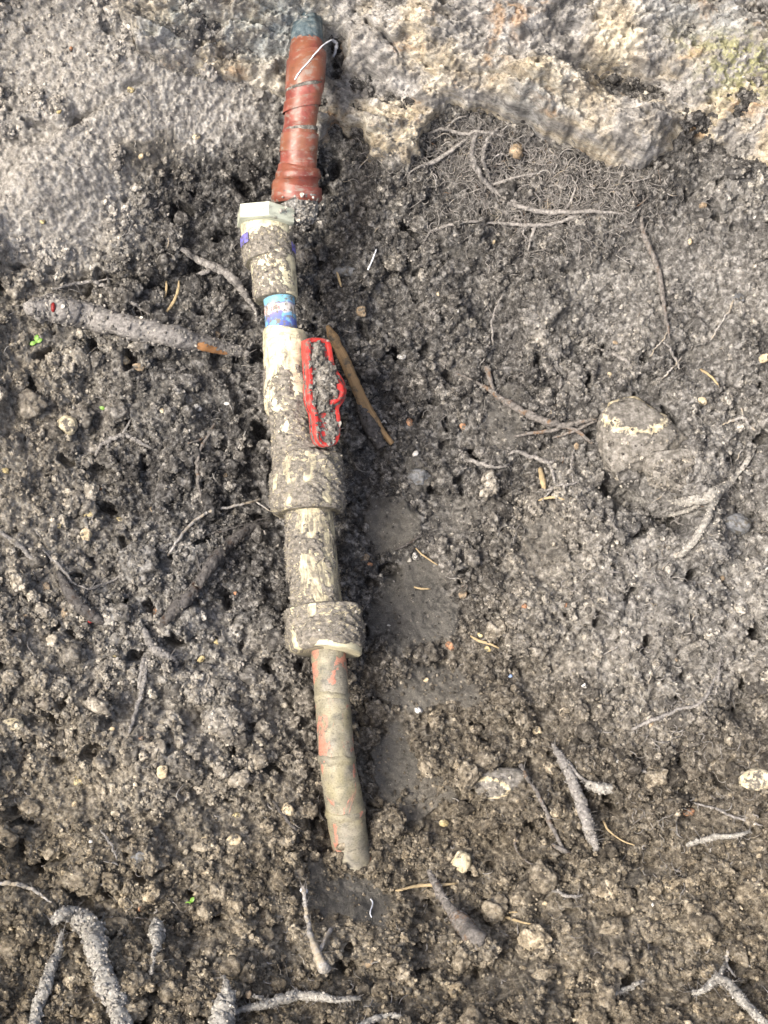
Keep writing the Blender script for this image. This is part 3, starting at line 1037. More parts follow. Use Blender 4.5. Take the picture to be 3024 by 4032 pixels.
    # --- valve
    vb, gv = lathe_part('valve_body', [(1040, 1200, 1310), (1033, 1204, 1318), (1035, 1207, 1340), (1039, 1212, 1425), (1044, 1216, 1495), (1040, 1222, 1530), (1038, 1228, 1565), (1042, 1230, 1600), (1058, 1226, 1630),
                                       (1070, 1224, 1660), (1074, 1230, 1700), (1073, 1262, 1770), (1072, 1292, 1806)], M_CREAM, root, rough=.0006, seed=5, straight=False, label='cream ball valve body')
    mud_on(vb, gv, vb, .60, .0022, 1, .9, lambda v, a: .26 * smooth(.58, .75, v) - .24 * smooth(.42, .2, v) - .2 * np.exp(-((a - 70) / 20) ** 2) * smooth(.7, .8, v))
    # --- valve stem boss and red lever
    hx = lambda x, y: (800 + x * .5425, 1100 + y * .5425)
    NL = DN + np.array([.42, 0, 0])
    NL /= np.linalg.norm(NL)
    HP = lambda x, y, d: PX(*hx(x, y), .080 - (x - 780) * .000040 + 0.000004 * (800 - y)) - NL * d
    C = np.array([HP(845, 800, .030), HP(868, 802, .018), HP(880, 803, .007)])
    V, F, uv = tube(C, np.array([.0085, .0080, .0075]), 24, T=(np.repeat([[0, 0, 1.]], 3, 0), np.repeat([[1., 0, 0]], 3, 0), np.repeat([[0, 1., 0]], 3, 0)))
    obj('valve_stem', mesh_any('valve_stem', V, F, M_CREAM_DIRTY, uv), vb)
    out = [(752, 440), (775, 427), (830, 422), (895, 430), (922, 450), (938, 495), (950, 580), (965, 640), (1005, 700), (1035, 755), (1043, 815), (1033, 870), (1003, 915), (990, 940), (998, 985), (1001, 1070), (992, 1150), (965, 1196), (905, 1216),
           (855, 1200), (825, 1150), (812, 1060), (805, 975), (790, 940), (772, 880), (765, 800), (770, 720), (764, 660), (756, 560)]
    ring = catmull(np.array(out + out[:1], float), 3)[:-1]
    cen = ring.mean(0)
    n = len(ring)
    layers = []
    nrm = np.stack([np.roll(ring, -1, 0)[:, 1] - np.roll(ring, 1, 0)[:, 1], -(np.roll(ring, -1, 0)[:, 0] - np.roll(ring, 1, 0)[:, 0])], 1)
    nrm /= np.linalg.norm(nrm, axis=1, keepdims=True)
    inside = -np.sign(((ring - cen) * nrm).sum(1).mean())
    nrm *= inside                                               # inward
    for off, d in [(0, .0100), (-2, .0085), (-2, .0015), (2, .0003), (8, 0), (27, 0), (32, .0006), (34, .0018)]:
        q = ring + nrm * off
        layers.append(np.array([HP(x, y, d) for x, y in q]))
    V = np.concatenate(layers)
    idx = np.arange(len(V)).reshape(len(layers), n)
    nx = np.roll(idx, -1, 1)
    F = np.stack([idx[:-1], idx[1:], nx[1:], nx[:-1]], -1).reshape(-1, 4)
    # floor of the recess and the back, as fans along the spine
    def fan(row, d):
        nonlocal V, F
        b = len(V)
        sp = np.array([HP(np.interp(ring[k, 1], [430, 700, 800, 900, 1210], [850, 870, 900, 895, 905]), np.clip(ring[k, 1], 470, 1170), d) for k in range(n)])
        V = np.r_[V, sp]
        ii = np.arange(b, b + n)
        F = np.r_[F, np.stack([row, ii, np.roll(ii, -1), np.roll(row, -1)], -1)]
    fan(idx[-1], .0018)
    fan(idx[0], .0100)
    hd = obj('lever', mesh_np('lever', V, F, M_HANDLE), root)
    hd['label'] = 'red plastic butterfly lever of the valve, half covered in mud'
    sharp(hd, 50)
    # hub of the lever
    C = np.array([HP(905, 808, d) for d in (.003, .0, -.0028, -.0042)])
    V, F, uv = tube(C, np.array([.0098, .0098, .0090, .0066]), 32, T=(np.repeat([[0, 0, 1.]], 4, 0), np.repeat([[1., 0, 0]], 4, 0), np.repeat([[0, 1., 0]], 4, 0)))
    obj('hub', mesh_any('hub', V, F, M_HANDLE, uv), hd)
    # mud caked on the lever: a grid that rises through it
    gx, gy = np.meshgrid(np.linspace(755, 1050, 90), np.linspace(425, 1225, 230))
    sdx = poly_sd(gx, gy, [tuple(p) for p in ring])
    hub = np.exp(-(((gx - 905) / 105) ** 2 + ((gy - 800) / 118) ** 2) ** 1.6)
    up_l = np.exp(-(((gx - 838) / 46) ** 2 + ((gy - 555) / 110) ** 2) ** 1.8)
    lo_l = np.exp(-(((gx - 935) / 42) ** 2 + ((gy - 1085) / 135) ** 2) ** 1.8)
    neck = np.exp(-(((gx - 900) / 60) ** 2 + ((gy - 650) / 40) ** 2) ** 1.6) + .8 * np.exp(-(((gx - 880) / 70) ** 2 + ((gy - 930) / 36) ** 2) ** 1.6)
    nz = fbm(gx / 34, gy / 34, 3, 5, .62)
    hm = np.maximum.reduce([hub * .0085, up_l * .0024, lo_l * .0022, neck * .0046]) + (nz - .5) * .0075 - .0016
    hm -= .0028 * np.exp(-((gx - 822 - 8 * np.sin(gy / 60)) / 9) ** 2) * smooth(720, 760, gy) * smooth(960, 920, gy)
    clear = np.maximum.reduce([np.exp(-(((gx - 800) / 95) ** 2 + ((gy - 470) / 110) ** 2) ** 2), .9 * smooth(950, 985, gx) * smooth(960, 915, gy) * smooth(660, 720, gy), .9 * smooth(920, 935, gx) * np.exp(-((gy - 545) / 70) ** 2), 1.5 * (fbm(gx / 40, gy / 40, 7, 3) - .42)])
    wdt = 4 + 22 * np.clip(clear, 0, 1)
    hm = hm + .0016 * (1 - clear) * smooth(60, 0, sdx)
    hm = hm * smooth(0, 1, (sdx + 10) / wdt - .4) - .006 * smooth(wdt * .9, -4, sdx)
    P = np.array([HP(x, y, -h) for x, y, h in zip(gx.ravel(), gy.ravel(), hm.ravel())])
    ix = np.arange(gx.size).reshape(gx.shape)
    F = np.stack([ix[:-1, :-1], ix[1:, :-1], ix[1:, 1:], ix[:-1, 1:]], -1).reshape(-1, 4)
    F = F[(sdx.ravel()[F] > -9).all(1)]
    us = np.unique(F)
    rm = np.full(gx.size, -1)
    rm[us] = np.arange(len(us))
    obj('caked_mud', mesh_np('caked_mud', P[us], rm[F], M_MUD), hd)
    q = np.nonzero((hm.ravel() > .001))[0]
    q = _rng.choice(q, 150)
    EXTRA.append((P[q], tail(.0004, 150), .3, .4))
    # --- couplings below
    na, ga = lathe_part('coupling_nut', [(1090, 1318, 1806, 1790), (1076, 1338, 1818, 1800), (1070, 1344, 1900, 1885), (1066, 1348, 1960, 1945), (1070, 1350, 2018, 2004), (1090, 1340, 2030, 2014)], M_CREAM_DIRTY, root, facets=10, phase=.2, rough=.0004, seed=2, sides=80)
    mud_on(na, ga, na, .57, .0026, 6, 1.1)
    cn, gc = lathe_part('connector', [(1126, 1310, 2010), (1128, 1313, 2030), (1134, 1322, 2150), (1147, 1336, 2293), (1160, 1350, 2400)], M_CREAM_DIRTY, root, rough=.0006, seed=7)
    mud_on(cn, gc, cn, .50, .0030, 3, 1.0, lambda v, a: .30 * np.exp(-((a - 15) / 40) ** 2) * smooth(.25, .6, v) - .1 * np.exp(-((a - 160) / 30) ** 2))
    nb, gb = lathe_part('coupling_nut', [(1150, 1405, 2410, 2376), (1126, 1425, 2420, 2384), (1130, 1424, 2480, 2440), (1138, 1423, 2560, 2505), (1146, 1420, 2585, 2525), (1165, 1408, 2594, 2536)], M_CREAM_DIRTY, root, facets=9, phase=.1, rough=.0004, seed=4, sides=81)
    mud_on(nb, gb, nb, .60, .0026, 8, 1.0, lambda v, a: -.30 * smooth(.72, .9, v) * np.exp(-((a - 60) / 60) ** 2))
    rim, gr = lathe_part('nut_rim', [(1158, 1424, 2566, 2508), (1150, 1423, 2576, 2518), (1152, 1422, 2592, 2532), (1160, 1416, 2596, 2538)], M_CREAM, nb, sides=72)
    # --- lower pipe
    lp, gl = lathe_part('lower_pipe', [(1226, 1362, 2560), (1226, 1362, 2592), (1232, 1368, 2660), (1239, 1375, 2738), (1247, 1387, 2860), (1254, 1397, 2978), (1262, 1405, 3040), (1272, 1421, 3110), (1283, 1435, 3186), (1290, 1441, 3240), (1308, 1454, 3339), (1322, 1466, 3400), (1338, 1480, 3470), (1350, 1492, 3540)],
                       M_COPPER, root, rough=.0003, seed=3, straight=False, label='tarnished lower pipe with flaking orange copper')
    for ya, yb, xa, xb, d in [(2744, 2732, 1238, 1376, .00018), (2994, 2964, 1253, 1398, .0003), (3202, 3170, 1282, 1436, .0004)]:
        C, R = stations([(xa, xb, ya - 3, yb - 3), (xa, xb, ya, yb), (xa, xb, ya + 16, yb + 16), (xa, xb, ya + 30, yb + 30)])
        V, F, uv = tube(C, R + np.array([-.0004, d, d * .8, -.0004]), 44, cap=False, T=axis_frames(C))
        V = V.reshape(4, 44, 3) + axis_frames(C)[0][:, None] * ((fbm(np.cos(np.linspace(0, 6.283, 44, endpoint=False)) * 3 + ya, np.sin(np.linspace(0, 6.283, 44, endpoint=False)) * 3, 2, 3) - .5) * .003)[None, :, None]
        obj('tape_turn', mesh_any('tape_turn', V.reshape(-1, 3), F, M_COPPER, uv + np.array([.3, ya * .01])), lp)
    mud_on(lp, gl, lp, .30, .0012, 2, .9, lambda v, a: .5 * smooth(.86, .95, v) + .12 * np.exp(-((a - 175) / 30) ** 2))
    return root


build_pipe()


# ------------------------------------------------------------------ loose crumbs of soil (uncountable: one object)
def ico(sub):
    import bmesh
    bm = bmesh.new()
    bmesh.ops.create_icosphere(bm, subdivisions=sub, radius=1.0)
    V = np.array([v.co[:] for v in bm.verts])
    F = np.array([[v.index for v in f.verts] for f in bm.faces])
    bm.free()
    return V, F


ICO = {k: ico(k) for k in (2, 3, 4, 5)}


def lump(sub, seed, rough=.35, fine=.12, cut=0, squash=(1, 1, 1)):
    """A lumpy stone or clod of unit radius; cut > 0 shaves flat facets."""
    V, F = ICO[sub]
    r = np.random.default_rng(seed)
    o = r.random(3) * 40
    V = V.copy()
    for _ in range(cut):
        d = r.normal(size=3)
        d /= np.linalg.norm(d)
        h = .62 + .25 * r.random()
        over = V @ d - h
        V = V - np.clip(over, 0, None)[:, None] * d * .93
    n = fbm3(V * 1.1 + o, seed, 3) - .5
    n2 = fbm3(V * 4.3 + o, seed + 1, 3) - .5
    V = V * (1 + rough * 2 * n + fine * 2 * n2)[:, None]
    return V * np.array(squash), F


def aggregate(sub, seed, squash=(1, 1, 1), cut=0, rough=.3):
    """A crumb of soil: a lump built of smaller and smaller grains."""
    V, F = lump(sub, seed, rough, .05, cut)
    D = V / np.linalg.norm(V, axis=1, keepdims=True)
    r = np.random.default_rng(seed + 77)
    R = np.linalg.norm(V, axis=1)
    for n, w, a in ((16, .62, .30), (60, .30, .17), (220, .15, .085)):
        c = r.normal(size=(n, 3))
        c /= np.linalg.norm(c, axis=1, keepdims=True)
        ang = np.arccos(np.clip(D @ c.T, -1, 1)) / (w * (.6 + .8 * r.random(n)))
        R = R + a * (np.sqrt(np.clip(1 - ang ** 2, 0, 1)) * (.5 + .8 * r.random(n))).max(1) - a * .5
    return D * R[:, None] * np.array(squash), F


# ------------------------------------------------------------------ stones, clods, pebbles
def side_of(x, y):
    """Where a thing lies, told by things one can find."""
    px = np.interp(y, [0, 240, 620, 1400, 1880, 2212], [660, 630, 590, 700, 770, 790])
    if y > 1930:
        return 'near the bank of roots beyond the buried pipe end'
    return "on the red lever's side of the pipe" if x > px else 'across the pipe from the red lever'


def place_lump(name, x, y, rx, ry, V, F, mat, sinkf=.35, rot=None, seed=0, parent=None, surf=None):
    """Set a unit lump on the surface at (x, y); rx, ry in 1659-scale pixels."""
    c = sample(SURF if surf is None else surf, x, y)
    m = depth(c) / FPX * K
    a = rot if rot is not None else np.random.default_rng(seed).random() * 6.28
    ca, sa = math.cos(a), math.sin(a)
    W_ = V * np.array([rx * m, ry * m, (rx + ry) / 2 * m])
    if rot is None:
        W_ = W_ @ np.array([[ca, -sa, 0], [sa, ca, 0], [0, 0, 1]])
    # the lump's own z axis looks at the camera
    X = np.array([1., 0, 0])
    Y = UP
    Q = W_[:, :1] * X + W_[:, 1:2] * Y + W_[:, 2:] * DN
    low = -np.percentile(W_[:, 2], 2)
    org = c + DN * low * (1 - 2 * sinkf)
    me = mesh_np(name, Q, F, mat)
    o = obj(name, me, parent)
    o.location = org.tolist()
    return o


MARK = [(660, 120, 'the red-brown pipe'), (560, 480, 'the hexagonal nut'), (590, 680, 'the printed band'), (690, 850, 'the red lever'), (540, 1020, 'the upper coupling nut'), (600, 1220, 'the connector'), (640, 1370, 'the lower coupling nut'), (690, 1560, 'the flaking lower pipe'),
        (760, 1850, 'the buried pipe end'), (110, 400, 'the smooth grey bank'), (330, 200, 'the muddy rock face'), (300, 715, 'the thick root'), (80, 740, 'the green seedling'), (140, 915, 'the rounded tan stone'), (226, 884, 'the pale green seed leaf'), (460, 580, 'the crooked dusty root'),
        (190, 604, 'the thin arching root'), (770, 830, 'the tan stick'), (1140, 890, 'the branching root'), (1375, 935, 'the chalky-crusted stone'), (1420, 560, 'the long reddish root'), (1130, 400, 'the root mat'), (1540, 1070, 'the splayed dusty root'), (1592, 645, 'the blue-grey stone'),
        (905, 1030, 'the cut grey clay lump'), (1082, 1690, 'the half-buried stone'), (1250, 1730, 'the soil-coated root'), (995, 1858, 'the yellow crumbly stone'), (960, 1950, 'the upright bank root'), (670, 2000, 'the pale stalk'), (210, 2040, 'the heavy crusted root'), (495, 2110, 'the pointed root tip'),
        (640, 2150, 'the horizontal crusted root'), (1560, 2120, 'the forked pale root'), (408, 1957, 'the bright green sprout'), (470, 1110, 'the long pale arching root'), (430, 1260, 'the dark slanting root'), (335, 1405, 'the bent root stub'), (180, 1310, 'the charred stick'), (300, 1215, 'the big dry clod'),
        (838, 1785, 'the clod leaning on the pipe'), (900, 1310, 'the scraped clay'), (1160, 1020, 'the hooked rootlet'), (30, 1565, 'the whitish stone'), (1632, 1678, 'the flat pale stone'), (430, 1010, 'the bent brown twig'), (260, 945, 'the tangled rootlet'), (1480, 1530, 'the long slope rootlet'),
        (300, 1500, 'the leaning dusty twig'), (75, 1885, 'the black hole in the soil'), (1540, 360, 'the dirty end of the rock')]
USED = {}


def pebble_label(big, colour, x, y):
    near = sorted(MARK, key=lambda m: (m[0] - x) ** 2 + (m[1] - y) ** 2)
    a, b = near[0][2], near[1][2]
    for lb in (f'{big} {colour} pebble in the soil near {a}', f'{big} {colour} pebble between {a} and {b}', f'{big} {colour} pebble a little way from {b}'):
        if lb not in USED:
            break
    USED[lb] = USED.get(lb, 0) + 1
    return lb


PEB = [  # x, y, radius, colour
    (268, 778, 12, 'cream'), (303, 795, 12, 'tan'), (188, 1156, 13, 'cream'), (254, 1122, 6, 'yellow'), (190, 1114, 9, 'yellow'), (127, 1136, 5, 'yellow'), (492, 873, 6, 'white'),
    (432, 884, 8, 'white'), (416, 933, 3.5, 'white'), (177, 961, 8, 'white'), (91, 722, 6, 'tan'), (468, 723, 8, 'tan'), (212, 1058, 5, 'orange'), (486, 1027, 6, 'tan'), (169, 1098, 4, 'white'),
    (359, 892, 6, 'cream'), (12, 1017, 7, 'yellow'), (284, 196, 6, 'yellow'), (308, 341, 6, 'cream'), (424, 296, 8, 'cream'), (98, 484, 5, 'yellow'), (155, 109, 5, 'orange'), (138, 253, 5, 'yellow'),
    (1487, 524, 6, 'cream'), (1628, 470, 4, 'white'), (1481, 377, 4, 'white'), (1508, 453, 8, 'tan'), (1115, 331, 17, 'tan'), (1067, 522, 4, 'cream'), (782, 678, 11, 'tan'), (1317, 809, 5, 'cream'),
    (1637, 780, 12, 'cream'), (884, 911, 9, 'orange'), (1149, 698, 8, 'cream'), (867, 772, 9, 'white'), (898, 980, 7, 'white'), (1508, 869, 9, 'cream'), (1246, 963, 7, 'tan'), (784, 1205, 12, 'tan'),
    (799, 1219, 5, 'orange'), (896, 1202, 7, 'white'), (1050, 1350, 9, 'yellow'), (1038, 1370, 7, 'yellow'), (973, 1397, 9, 'orange'), (1055, 1403, 7, 'yellow'), (904, 1534, 8, 'white'),
    (921, 1470, 5, 'cream'), (1001, 1285, 8, 'tan'), (1129, 1307, 6, 'orange'), (1218, 1305, 4, 'orange'), (1164, 1584, 11, 'cream'), (1497, 1766, 13, 'orange'), (961, 1786, 10, 'yellow'), (1260, 1478, 6, 'white'),
    (1460, 1424, 5, 'tan'), (335, 1324, 10, 'orange'), (103, 1266, 11, 'tan'), (146, 1324, 11, 'tan'), (361, 1655, 13, 'cream'), (168, 1687, 10, 'yellow'), (626, 1741, 15, 'cream'), (430, 1427, 8, 'yellow'),
    (509, 1281, 3.5, 'orange'), (466, 1388, 6, 'yellow'), (312, 1588, 5, 'orange'), (247, 1573, 6, 'cream'), (359, 1558, 4, 'white'), (505, 1773, 9, 'yellow'), (506, 1810, 15, 'cream'), (446, 1817, 10, 'cream'),
    (159, 1738, 6, 'cream'), (305, 1961, 5, 'orange'), (449, 1887, 5, 'cream'), (203, 1811, 3.5, 'white'), (543, 2127, 8, 'tan'), (1208, 2125, 6, 'cream'), (1240, 2183, 6, 'cream'), (1240, 2116, 4, 'cream'),
    (797, 2065, 13, 'tan'), (848, 2109, 7, 'tan'), (1411, 1955, 3.5, 'white'), (700, 1490, 4, 'white'), (840, 1350, 3.5, 'white'), (985, 680, 4, 'white'), (945, 640, 4, 'cream'), (1330, 740, 5, 'tan'),
    (60, 1330, 6, 'tan'), (330, 1100, 5, 'tan'), (560, 1445, 5, 'tan'), (250, 1420, 6, 'yellow'), (1560, 1250, 6, 'tan'), (1400, 1560, 6, 'tan'), (1330, 1640, 5, 'white'), (1180, 1960, 5, 'cream'), (1590, 1960, 7, 'tan')]
KEEP = []            # spots that loose crumbs leave free (x, y, radius)
ROUND = [lump(3, 300 + k, .34, .14, 4, (1, .85, .75)) for k in range(6)]
ANGLE = [lump(3, 340 + k, .42, .22, 8, (1, .8, .65)) for k in range(6)]
for k, (x, y, r_, c_) in enumerate(PEB):
    V, F = (ROUND if (k % 3 == 0 or c_ in ('white', 'orange')) else ANGLE)[k % 6]
    big = 'large' if r_ >= 11 else 'small' if r_ >= 6 else 'tiny'
    r_ = r_ * 1.12 + .6
    o = place_lump('pebble', x, y, r_, r_ * (.8 + .4 * random.random()), V, F, M_PEB[c_], .08, None, k)
    KEEP.append((x, y, r_ * 1.05))
    tag(o, pebble_label(big, c_, x, y), 'pebble', 'pebbles scattered in the soil')


def chalk_stone_material():
    n = NT('chalky_dirty_stone')
    p = n.pos()
    f = n.noise(p, 300, 5, .7)
    soil = n.ramp(f, [(.3, (.05, .046, .038)), (.5, (.15, .14, .122)), (.72, (.32, .30, .27))])
    chalk = n.ramp(f, [(.3, (.26, .21, .12)), (.55, (.50, .44, .30)), (.75, (.66, .61, .48))])
    m = n.math('ADD', n.attr('chalk'), n.math('MULTIPLY', n.math('SUBTRACT', n.noise(p, 150, 6, .8), .5), 3.2))
    c = n.mix(n.ramp(m, [(.42, 0.0), (.6, 1.0)]), soil, chalk)
    return n.done(c, .85, n.bump(n.noise(p, 700, 4, .75), .7, .001), .25)


M_CHALK = chalk_stone_material()


def chalk_stone(x, y, rx, ry, seed, label, chalk_dir, amount, name='stone', sink=.5, crumbs=0):
    V, F = lump(5 if rx > 50 else 4, seed, .30, .16, 5, (1, 1, .8))
    V = V * (1 + .10 * (fbm3(V * 9 + seed, 3, 3) - .5))[:, None]
    o = place_lump(name, x, y, rx, ry, V, F, M_CHALK, sink, 0.0)
    d = np.array(chalk_dir, float)
    d /= np.linalg.norm(d)
    nn = V / np.linalg.norm(V, axis=1, keepdims=True)
    attr(o.data, 'chalk', amount * np.exp(-((nn @ d - .72) / .13) ** 2) * 1.25 - .18 if amount < 1.2 else np.full(len(V), amount - 1.0))
    KEEP.append((x, y, (rx + ry) * .5))
    tag(o, label, 'stone')
    if crumbs:
        V_ = np.array([v.co[:] for v in o.data.vertices])
        q = _rng.integers(0, len(V_), crumbs)
        q = q[(V_[q] @ (DN - .9 * UP + .3 * np.array([1, 0, 0]))) > .002]
        EXTRA.append((V_[q] + np.array(o.location), tail(.0006, len(q)), .5, .3))
    return o


chalk_stone(1384, 950, 106, 96, 402, 'fist-sized muddy stone with a broken chalky crust, lodged beside the branching root', (-.15, .8, .55), .72, crumbs=520, sink=.24)
chalk_stone(1448, 1012, 62, 50, 405, 'soil-covered stone pressed against the chalky-crusted stone', (.3, .7, .6), .12, crumbs=900, sink=.4)
chalk_stone(1082, 1690, 66, 36, 408, 'half-buried muddy stone with yellow chalk edges above the fallen roots', (-.5, -.25, .8), .78, sink=.62, crumbs=120)
chalk_stone(1632, 1678, 44, 24, 411, 'flat pale grey stone at the foot of the right-hand slope', (0, .5, .8), 1.45, sink=.4)
chalk_stone(141, 917, 23, 25, 414, 'rounded tan stone standing out of the soil below the thick root', (0, .3, .9), 1.6, sink=.3)
chalk_stone(30, 1565, 24, 15, 417, 'whitish stone half buried across the pipe from the lever', (.2, .6, .7), 1.65, sink=.35)
chalk_stone(995, 1858, 24, 27, 420, 'crumbly bright yellow stone near the buried end of the pipe', (0, .1, 1), 1.75, sink=.3)

M_GREYCLAY = pebble_material('grey_clay', [(.3, (.055, .057, .06)), (.5, (.12, .124, .128)), (.75, (.24, .245, .25))])
for k, (x, y, rx, ry, lb) in enumerate([(905, 1032, 28, 27, 'smooth grey lump of clay with a cut face'), (752, 590, 34, 14, 'flat grey flake of clay beside the printed band'), (1592, 645, 18, 15, 'blue-grey stone in a nest of thin roots'),
                                        (1590, 1135, 32, 30, 'large grey stone below the splayed dusty root'), (310, 1842, 26, 16, 'pale grey clay flake among dry crumbs'), (470, 1085, 12, 9, 'small grey stone among thin roots')]):
    V, F = lump(4, 430 + k, .34, .14, 9, (1, .9, .55))
    tag(place_lump('stone', x, y, rx, ry, V, F, M_GREYCLAY, .35, 0.3 * k, k), lb, 'stone')

def stick_crumbs(o, n, size, dry, brown):
    V_ = np.array([v.co[:] for v in o.data.vertices]) + np.array(o.location)
    q = _rng.integers(0, len(V_), n)
    q = q[(V_[q] - np.array(o.location)) @ DN > 0]
    EXTRA.append((V_[q], tail(size, len(q)), dry, brown))


CLODS = [(752, 1208, 30, 50, 'lump of mud stuck to the side of the connector'), (838, 1785, 37, 46, 'large rounded clod of soil leaning on the lower pipe'), (795, 1592, 26, 25, 'round brown clod touching the lower pipe above the big clod'),
         (372, 515, 30, 30, 'cubic grey clod in the dark hollow below the smooth bank'), (330, 640, 30, 26, 'grey clod above the thick root'), (300, 1215, 46, 40, 'big dry clod beside the dark slanting root'),
         (545, 1278, 30, 30, 'clod of soil beside the connector'), (585, 1345, 26, 24, 'smooth dark clod beside the lower coupling nut'), (1155, 690, 36, 32, 'grey clod with a cream pebble on it'),
         (1105, 800, 38, 36, 'broad flat clod above the branching root'), (1120, 1390, 38, 26, 'dark clod at the edge of the scraped clay'), (395, 830, 42, 30, 'wide clod under the thick root'),
         (285, 630, 26, 22, 'small grey clod beside the thin pale root'), (460, 945, 26, 22, 'clod among dark thin roots'), (1530, 1190, 40, 26, 'dry clod near the splayed dusty root'),
         (240, 1330, 34, 26, 'crumbly clod next to orange pebbles'), (700, 2070, 24, 26, 'earthy knob around the foot of a pale stalk'), (1040, 2040, 36, 34, 'earthy lump round the thick upright root'),
         (120, 1480, 40, 30, 'dry clod far from the pipe below tan pebbles'), (480, 1555, 44, 32, 'crumbly clod beside the flaking lower pipe'), (205, 1880, 30, 24, 'clod beside a black hole in the soil'),
         (1330, 1880, 34, 26, 'clod under thin roots near the bank'), (1540, 1880, 44, 30, 'big clod on the slope near the orange pebble'), (640, 2010, 22, 18, 'small clod beside the pale stalk')]
for k, (x, y, rx, ry, lb) in enumerate(CLODS):
    V, F = aggregate(5, 500 + k, (.9, .9, .72), 3, .35)
    o = place_lump('soil_clod', x, y, rx, ry, V, F, M_SOIL, .42, 0.0, k)
    for nm, a in (('dry', DRY), ('brown', BROWN), ('clay', CLAY)):
        attr(o.data, nm, np.full(len(V), float(sample(a, x, y)) * (.5 if nm == 'clay' else 1.0) + (.12 if nm == 'dry' else 0)))
    tag(o, lb, 'soil clod', 'clods of soil in the pit')
    stick_crumbs(o, int(rx * ry * .16), .0007, float(sample(DRY, x, y)) + .15, float(sample(BROWN, x, y)))


# ------------------------------------------------------------------ roots
def root_path(pts, n=9):
    """pts (x, y, width, lift px) at 1659 scale -> centres and radii."""
    P = catmull(np.array(pts, float), n)
    c = sample(SOFT, P[:, 0], P[:, 1])
    hi = sample(SURF, P[:, 0], P[:, 1])
    m = depth(c) / FPX * K
    r = np.clip(P[:, 2], .4, None) * m / 2
    top = ((hi - c) @ DN)
    k = np.ones(9) / 9
    top = np.convolve(np.pad(top, 4, mode='edge'), k, 'valid') if len(top) > 9 else top
    # stay on the viewing line of the pixel while lifting off the soil
    ends = np.minimum(1, np.minimum(np.arange(len(r)), np.arange(len(r))[::-1]) / 4.0)
    lift = np.clip(top, 0, None) * .6 + r * .55 + P[:, 3] * m + .0016 * ends
    d = CAM - c
    d /= np.linalg.norm(d, axis=1, keepdims=True)
    return c + d * lift[:, None], r


def wiggle(C, amp, seed):
    t = np.arange(len(C)) / 4.0
    off = np.stack([fbm(t, t * 0 + seed * 1.7 + k * 9, k, 3) - .5 for k in range(3)], 1)
    w = np.sin(np.linspace(0, math.pi, len(C))) ** .5
    return C + off * amp * w[:, None]


def root_mesh(name, pts, mat, parent, seed, crust=.25, sides=10, wig=.0012, n=9, ang=None, grow=1.0):
    C, R = root_path(pts, n)
    for q_ in catmull(np.array(pts, float), 5):
        KEEP.append((q_[0], q_[1], q_[2] * .5 + 1.5))
    C = wiggle(C, wig, seed)
    a = np.linspace(0, 2 * math.pi, sides, endpoint=False) if ang is None else np.radians(np.linspace(ang[0], ang[1], sides))
    ln = np.r_[0, np.cumsum(np.linalg.norm(np.diff(C, axis=0), axis=1))]
    k = 1.0 / max(R.mean(), .0004)
    nn = fbm(np.cos(a)[None] * 2.4 + seed * 3.1, np.sin(a)[None] * 2.4 + ln[:, None] * k * 1.5, seed, 5, .72)
    l_ = (1 + (nn - .5) * 2.9 * crust) * grow * (.85 + .5 * fbm(ln * k * .23, ln * 0 + seed, seed, 3))[:, None]
    V, F, uv = tube(C, R, sides, ang, lump=l_)
    o = obj(name, mesh_any(name, V, F, M_ROOT[mat], uv), parent)
    if mat in ('dusty', 'crust', 'dark', 'brown') and ang is None:
        cnt = int(ln[-1] / .0011 * (R.mean() / .0016) ** .8 * {'dusty': 1.5, 'crust': 3.2, 'dark': 1.0, 'brown': .5}[mat])
        q = _rng.integers(0, len(C) * sides, cnt)
        w = V[q] - C[q // sides]
        q = q[w @ DN > -.2 * np.linalg.norm(w, axis=1)]
        sz = np.minimum(.00026 + .06 * R[q // sides], .0007)
        EXTRA.append((V[q], sz * tail(1.0, len(q), .3), {'dusty': .95, 'crust': 1.25, 'dark': .2, 'brown': .5}[mat], .1))
    return o, C, R


def hairs(parent, C, R, n, length, seed, mat='dusty', rad=.00016):
    """Short rootlets standing out of a root; too many and too thin to pick apart."""
    r = np.random.default_rng(seed)
    k = r.integers(1, len(C) - 1, n)
    T, S, N = frames(C)
    a = r.random(n) * math.pi * 1.2 - .3
    d = np.cos(a)[:, None] * S[k] + np.sin(a)[:, None] * N[k] + (r.random((n, 1)) - .5) * 1.6 * T[k]
    d /= np.linalg.norm(d, axis=1, keepdims=True)
    L = length * (.3 + r.random(n))
    m = 6
    t = np.linspace(0, 1, m)
    bend = r.normal(size=(n, 3)) * .5
    P = C[k][:, None] + (d[:, None] * t[None, :, None] + bend[:, None] * (t ** 2)[None, :, None]) * L[:, None, None]
    o = fibre_mesh('root_hairs', P, rad * (.6 + .8 * r.random(n)), M_ROOT[mat], parent)
    o['kind'] = 'stuff'
    return o


